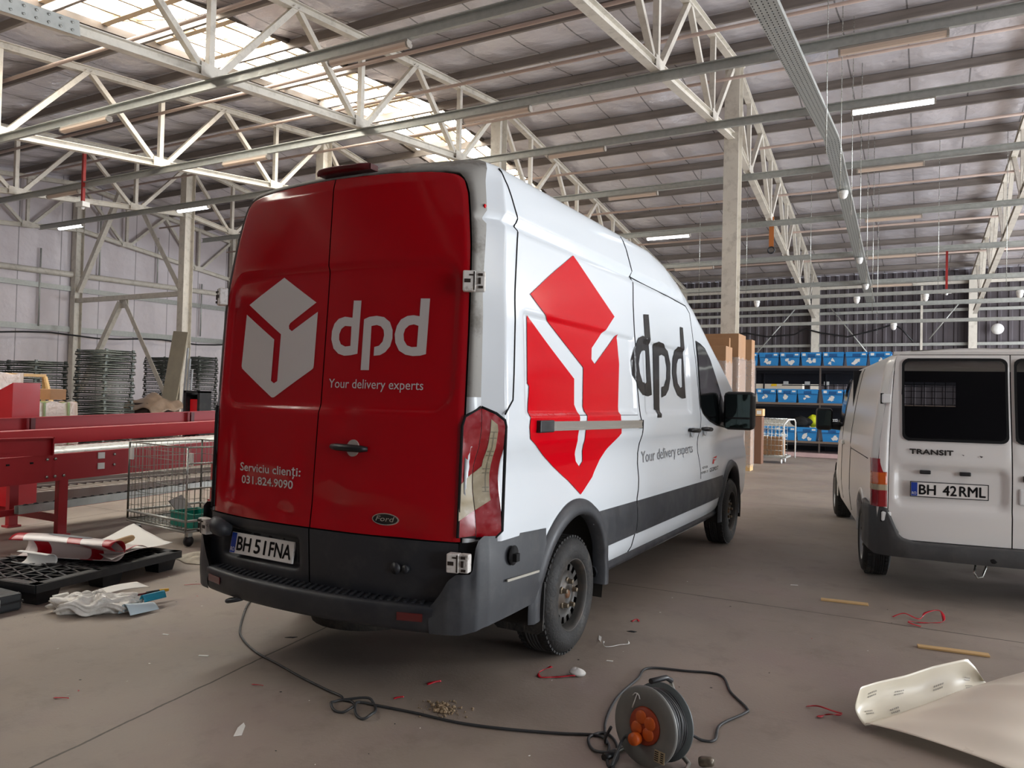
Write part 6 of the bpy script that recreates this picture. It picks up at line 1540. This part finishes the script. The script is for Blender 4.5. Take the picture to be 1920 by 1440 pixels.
def leaf_up(u, v):
    a = crease(u*.78); b_ = toplip(u); p = a.lerp(b_, v); out = Vector((.83, -.56, 0))
    p += out*(-.035*math.sin(PI*v)); p.z = a.z+(b_.z-a.z)*v**1.5+.006*math.sin(17*u+5*v)*math.sin(PI*v)
    p.z -= .02*max(0, .25-abs(u-.62))*4*math.sin(PI*v)*0
    if u < .06: p += out*.04*(1-u/.06)*v
    return p
B().grid(leaf_up, 44, 16).build('upright_leaf', SHEETM, sheet_, solid=.0015)
def leaf_front(u, v):
    a = crease(u); far_ = Vector((3.30+.8*u, .71+.75*u, .004)); p = a.lerp(far_, v)
    p.z = .03*(1-v)+(.155+.06*u)*math.sin(PI*min(1, v*.94+.06))**.8*(.28+.72*min(1, u*1.8))+.008*math.sin(13*u+9*v)*v+.006*math.sin(29*u-7*v)*math.sin(PI*v)
    return p
B().grid(leaf_front, 56, 34).build('front_leaf', mat('pinkish cream vinyl backing', (240, 230, 212), .38, 0, .03, 5), sheet_, solid=.0015)
q = B()
for u0, v0 in ((.08, .35), (.3, .6), (.26, .25), (.55, .5), (.78, .62), (.80, .35), (.12, .75)):
    P0 = leaf_up(u0, v0); 
    for r_ in range(2):
        for k in range(5): 
            uu, vv = u0+.012*k, v0-.07*r_
            n = Vector((.0025, -.0016, .002)); a, b_, c, d_ = leaf_up(uu, vv)+n, leaf_up(uu+.008, vv)+n, leaf_up(uu+.008, vv+.035)+n, leaf_up(uu, vv+.035)+n
            q.add([a, b_, c, d_], [(0, 1, 2, 3)])
o = q.build('faint_print', mat('faint grey print', (158, 152, 140), .6), sheet_); o['kind'] = 'stuff'
# plastic bag with papers
bag = thing('plastic_bag', 'crumpled white plastic bag on the floor before the black pallet', 'bag', (-2.06, .26, 0))
def bagf(u, v):
    a = 2*PI*u; b_ = PI*v; n = .10*math.sin(5*a+3*math.sin(3*b_))+.08*math.sin(9*a-4*b_)+.05*math.sin(15*b_+6*a)
    r = 1+n*math.sin(b_)
    dx = Vector((.30, .22, 0)); L_ = Vector((.215, .165, 0)); Wd = Vector((.085, -.10, 0))
    x = math.sin(b_)*math.cos(a)*r; y = math.sin(b_)*math.sin(a)*r
    z = max(0.002, .055+.062*math.cos(b_)*(1+1.6*n)+.02*math.sin(7*a)*math.sin(b_))
    return Vector((-2.07, .235, 0))+L_*x+Wd*y+Vector((0, 0, z))
B().grid(bagf, 90, 44).build('film', mat('white translucent bag', (220, 216, 208), .3, 0, .04, 10, bump=.5, bscale=30), bag)
o = B().grid(lambda u, v: Vector((-2.16+.02*v-.12*u*0+.16*u*0, 0, 0))+Vector((-.02-.13*v+.05*u, .27+.42*u-.03*v, .06+.02*math.sin(3*u)+.03*u*v)), 12, 8).build('paper_sheet', PAPER, solid=.002); rebase(o); tag(o, 'white paper sheet sticking out behind the plastic bag', 'paper')
o = B().grid(lambda u, v: Vector((-1.86+.10*v+.02*u, .26+.02*v+.20*u, .012+.07*math.sin(PI*v)*(1-.4*u))), 14, 14).build('folded_leaflet', mat('white and blue leaflet', (198, 214, 220), .4), solid=.002); rebase(o); tag(o, 'folded white leaflet at the right end of the plastic bag', 'leaflet')
o = B().grid(lambda u, v: Vector((-1.90+.06*v, .44+.17*u, .05+.045*math.sin(PI*v))), 8, 10).build('blue_card', mat('cyan print', (36, 150, 180), .4), solid=.002); rebase(o); tag(o, 'cyan blue card tucked in the folded leaflet', 'card')
t = thing('marker_knife', 'black and yellow knife handle lying on the papers by the plastic bag', 'knife', (-1.97, .64, .06)); B().tube([(-1.99, .56, .065), (-1.96, .64, .068)], .014, 8).build('grip', BLACKPL, t); B().tube([(-1.96, .64, .068), (-1.94, .70, .07)], [.015, .011], 8).build('yellow_end', mat('tool yellow', (220, 170, 30), .4), t); B().tube([(-2.08, .34, .062), (-1.99, .56, .064)], .008, 6).build('red_barrel', mat('dark red', (120, 24, 30), .4), t)
o = B().grid(lambda u, v: Vector((-2.33+.13*u+.03*v, .10-.02*u+.09*v, .10-.09*u+.01*v)), 8, 6).build('clear_strip', mat('clear strip', (206, 204, 196), .3, alpha=.75), solid=.002); rebase(o); tag(o, 'bent clear plastic strip left of the white plastic bag', 'strip')

# scraps
REDTAPE = mat('red film scrap', (186, 18, 38), .35)
def ribbon(label, pts, w, m=REDTAPE, cat='tape scrap', name='tape_scrap'):
    P = spline(pts, 6); q = B(); vs = []
    for i, p in enumerate(P):
        t_ = (P[min(i+1, len(P)-1)]-P[max(i-1, 0)]); s_ = Vector((-t_.y, t_.x, 0)); s_ = s_.normalized() if s_.length > 1e-6 else Vector((1, 0, 0))
        tw = .5+.5*math.cos(i*.7); vs += [p+s_*w/2*tw+Vector((0, 0, w*.35*(1-tw))), p-s_*w/2*tw+Vector((0, 0, .001))]
    q.add(vs, [(2*i, 2*i+1, 2*i+3, 2*i+2) for i in range(len(P)-1)], 0, True)
    o = q.build(name, m, solid=.0012); rebase(o); o.location.z = max(o.location.z, .0015); tag(o, label, cat)
ribbon('looped red tape scrap near the shorter wooden slat', [(2.62, 3.16, .006), (2.70, 3.20, .03), (2.79, 3.18, .01), (2.83, 3.26, .045), (2.92, 3.33, .05), (2.93, 3.20, .006), (2.80, 3.12, .004), (2.72, 3.05, .012), (2.80, 3.0, .004)], .022)
ribbon('red tape scrap left of the cream backing sheet', [(2.31, 1.12, .005), (2.38, 1.10, .02), (2.47, 1.09, .012), (2.46, 1.05, .02), (2.40, 1.04, .006), (2.37, 1.0, .006)], .022)
ribbon('red tape scrap tied to the white tissue by the van wheel', [(1.01, .90, .02), (.98, .80, .006), (1.03, .76, .004), (1.10, .82, .006), (1.17, .86, .01)], .02)
lump('tissue', 'small crumpled white tissue behind the rear wheel of the red van', 'tissue', (1.165, .895, .022), (.045, .03, .022), PAPER, 4)
ribbon('tiny red scrap touching the rear tyre of the red van', [(1.075, 2.02, .004), (1.10, 2.06, .01), (1.12, 2.04, .004)], .02)
ribbon('faint red ribbon on the floor before the black pallet', [(-2.18, 1.02, .004), (-2.10, 1.09, .006), (-2.03, 1.20, .004), (-2.10, 1.24, .004)], .012)
ribbon('red strip with white end on the floor at lower left', [(-.86, -.74, .004), (-.79, -.71, .004)], .014)
ribbon('small red flake under the bumper of the red van', [(.55, .36, .003), (.60, .42, .005)], .03)
ribbon('small red flake beside the dirt heap', [(.52, .12, .003), (.56, .15, .005)], .022)
ribbon('small red scrap left of the cord loops', [(-.20, -.12, .004), (-.13, -.11, .006)], .012)
def chip(label, pts, m=PAPER):
    o = B().plate(pts, lambda u, v, w: (u, v, .0012+w), .0015).build('paper_scrap', m); rebase(o); tag(o, label, 'paper scrap')
chip('white pointed paper scrap in the lower left foreground', [(.188, -.578), (.21, -.552), (.150, -.478), (.118, -.458), (.136, -.508)])
chip('thin white paper sliver right of the rear wheel', [(1.0, 1.62), (1.025, 1.60), (1.06, 1.50), (1.03, 1.54)])
chip('tiny white paper bit under the bent white strip', [(1.215, 1.20), (1.25, 1.21), (1.248, 1.225), (1.213, 1.215)])
chip('tiny white paper bit in the middle of the right floor', [(1.84, 3.76), (1.90, 3.78), (1.89, 3.80), (1.84, 3.78)])
chip('small white paper bit left of the cord', [(-.78, .02), (-.73, .045), (-.74, .06), (-.79, .035)])
chip('small white speck of paper near the white plastic bag', [(-1.28, .16), (-1.24, .17), (-1.245, .185), (-1.285, .175)])
ribbon('bent white strip on the floor right of the rear wheel', [(1.09, 1.47, .02), (1.12, 1.42, .006), (1.18, 1.49, .006), (1.225, 1.54, .01), (1.21, 1.57, .02)], .014, PAPER, 'paper strip', 'paper_strip')
chip('small dark flake right of the rear wheel', [(1.12, 1.80), (1.17, 1.80), (1.18, 1.83), (1.14, 1.83)], BLACKPL)
chip('dark flake beside the cord left', [(-.62, .52), (-.57, .54), (-.56, .57), (-.60, .55)], BLACKPL)
rnd = random.Random(5); q = B()
for k in range(170):
    a = rnd.uniform(0, 2*PI); r = abs(rnd.gauss(0, .06)); s_ = rnd.uniform(.002, .010)*(1.3 if r < .05 else .7)
    c = Vector((.80+r*math.cos(a)*1.3, .14+r*math.sin(a), s_*.6)); h = B().lathe([(0, -.6), (.8, -.3), (1, .1), (.6, .6), (0, .8)], 6, Matrix.Translation(c) @ Matrix.Rotation(rnd.uniform(0, 6), 4, 'Z') @ Matrix.Scale(s_, 4)); q.add(h.v, h.f)
o = q.build('dirt_heap', mat('dry soil', (138, 118, 92), .9, 0, .2, 60)); rebase(o); tag(o, 'small heap of dry soil crumbs behind the cord', 'dirt', kind='stuff')
rnd = random.Random(11); q = B()
for k in range(140):
    x, y = rnd.uniform(-2.6, 3.2), rnd.uniform(-1.2, 4.5)
    if -.98 < x < .98 and y > .1: continue
    s_ = rnd.uniform(.003, .011); a = rnd.uniform(0, 6); m_ = rnd.choice((0, 0, 1, 1, 2))
    c, d = math.cos(a)*s_, math.sin(a)*s_
    q.add([(x-c, y-d, .003), (x+d*.5, y-c*.5, .002), (x+c, y+d, .003), (x-d*.4, y+c*.4, .004)], [(0, 1, 2, 3)], m_)
o = q.build('floor_specks', [PAPER, BLACKPL, REDTAPE]); tag(o, 'tiny specks of litter scattered over the near floor', 'litter', kind='stuff')
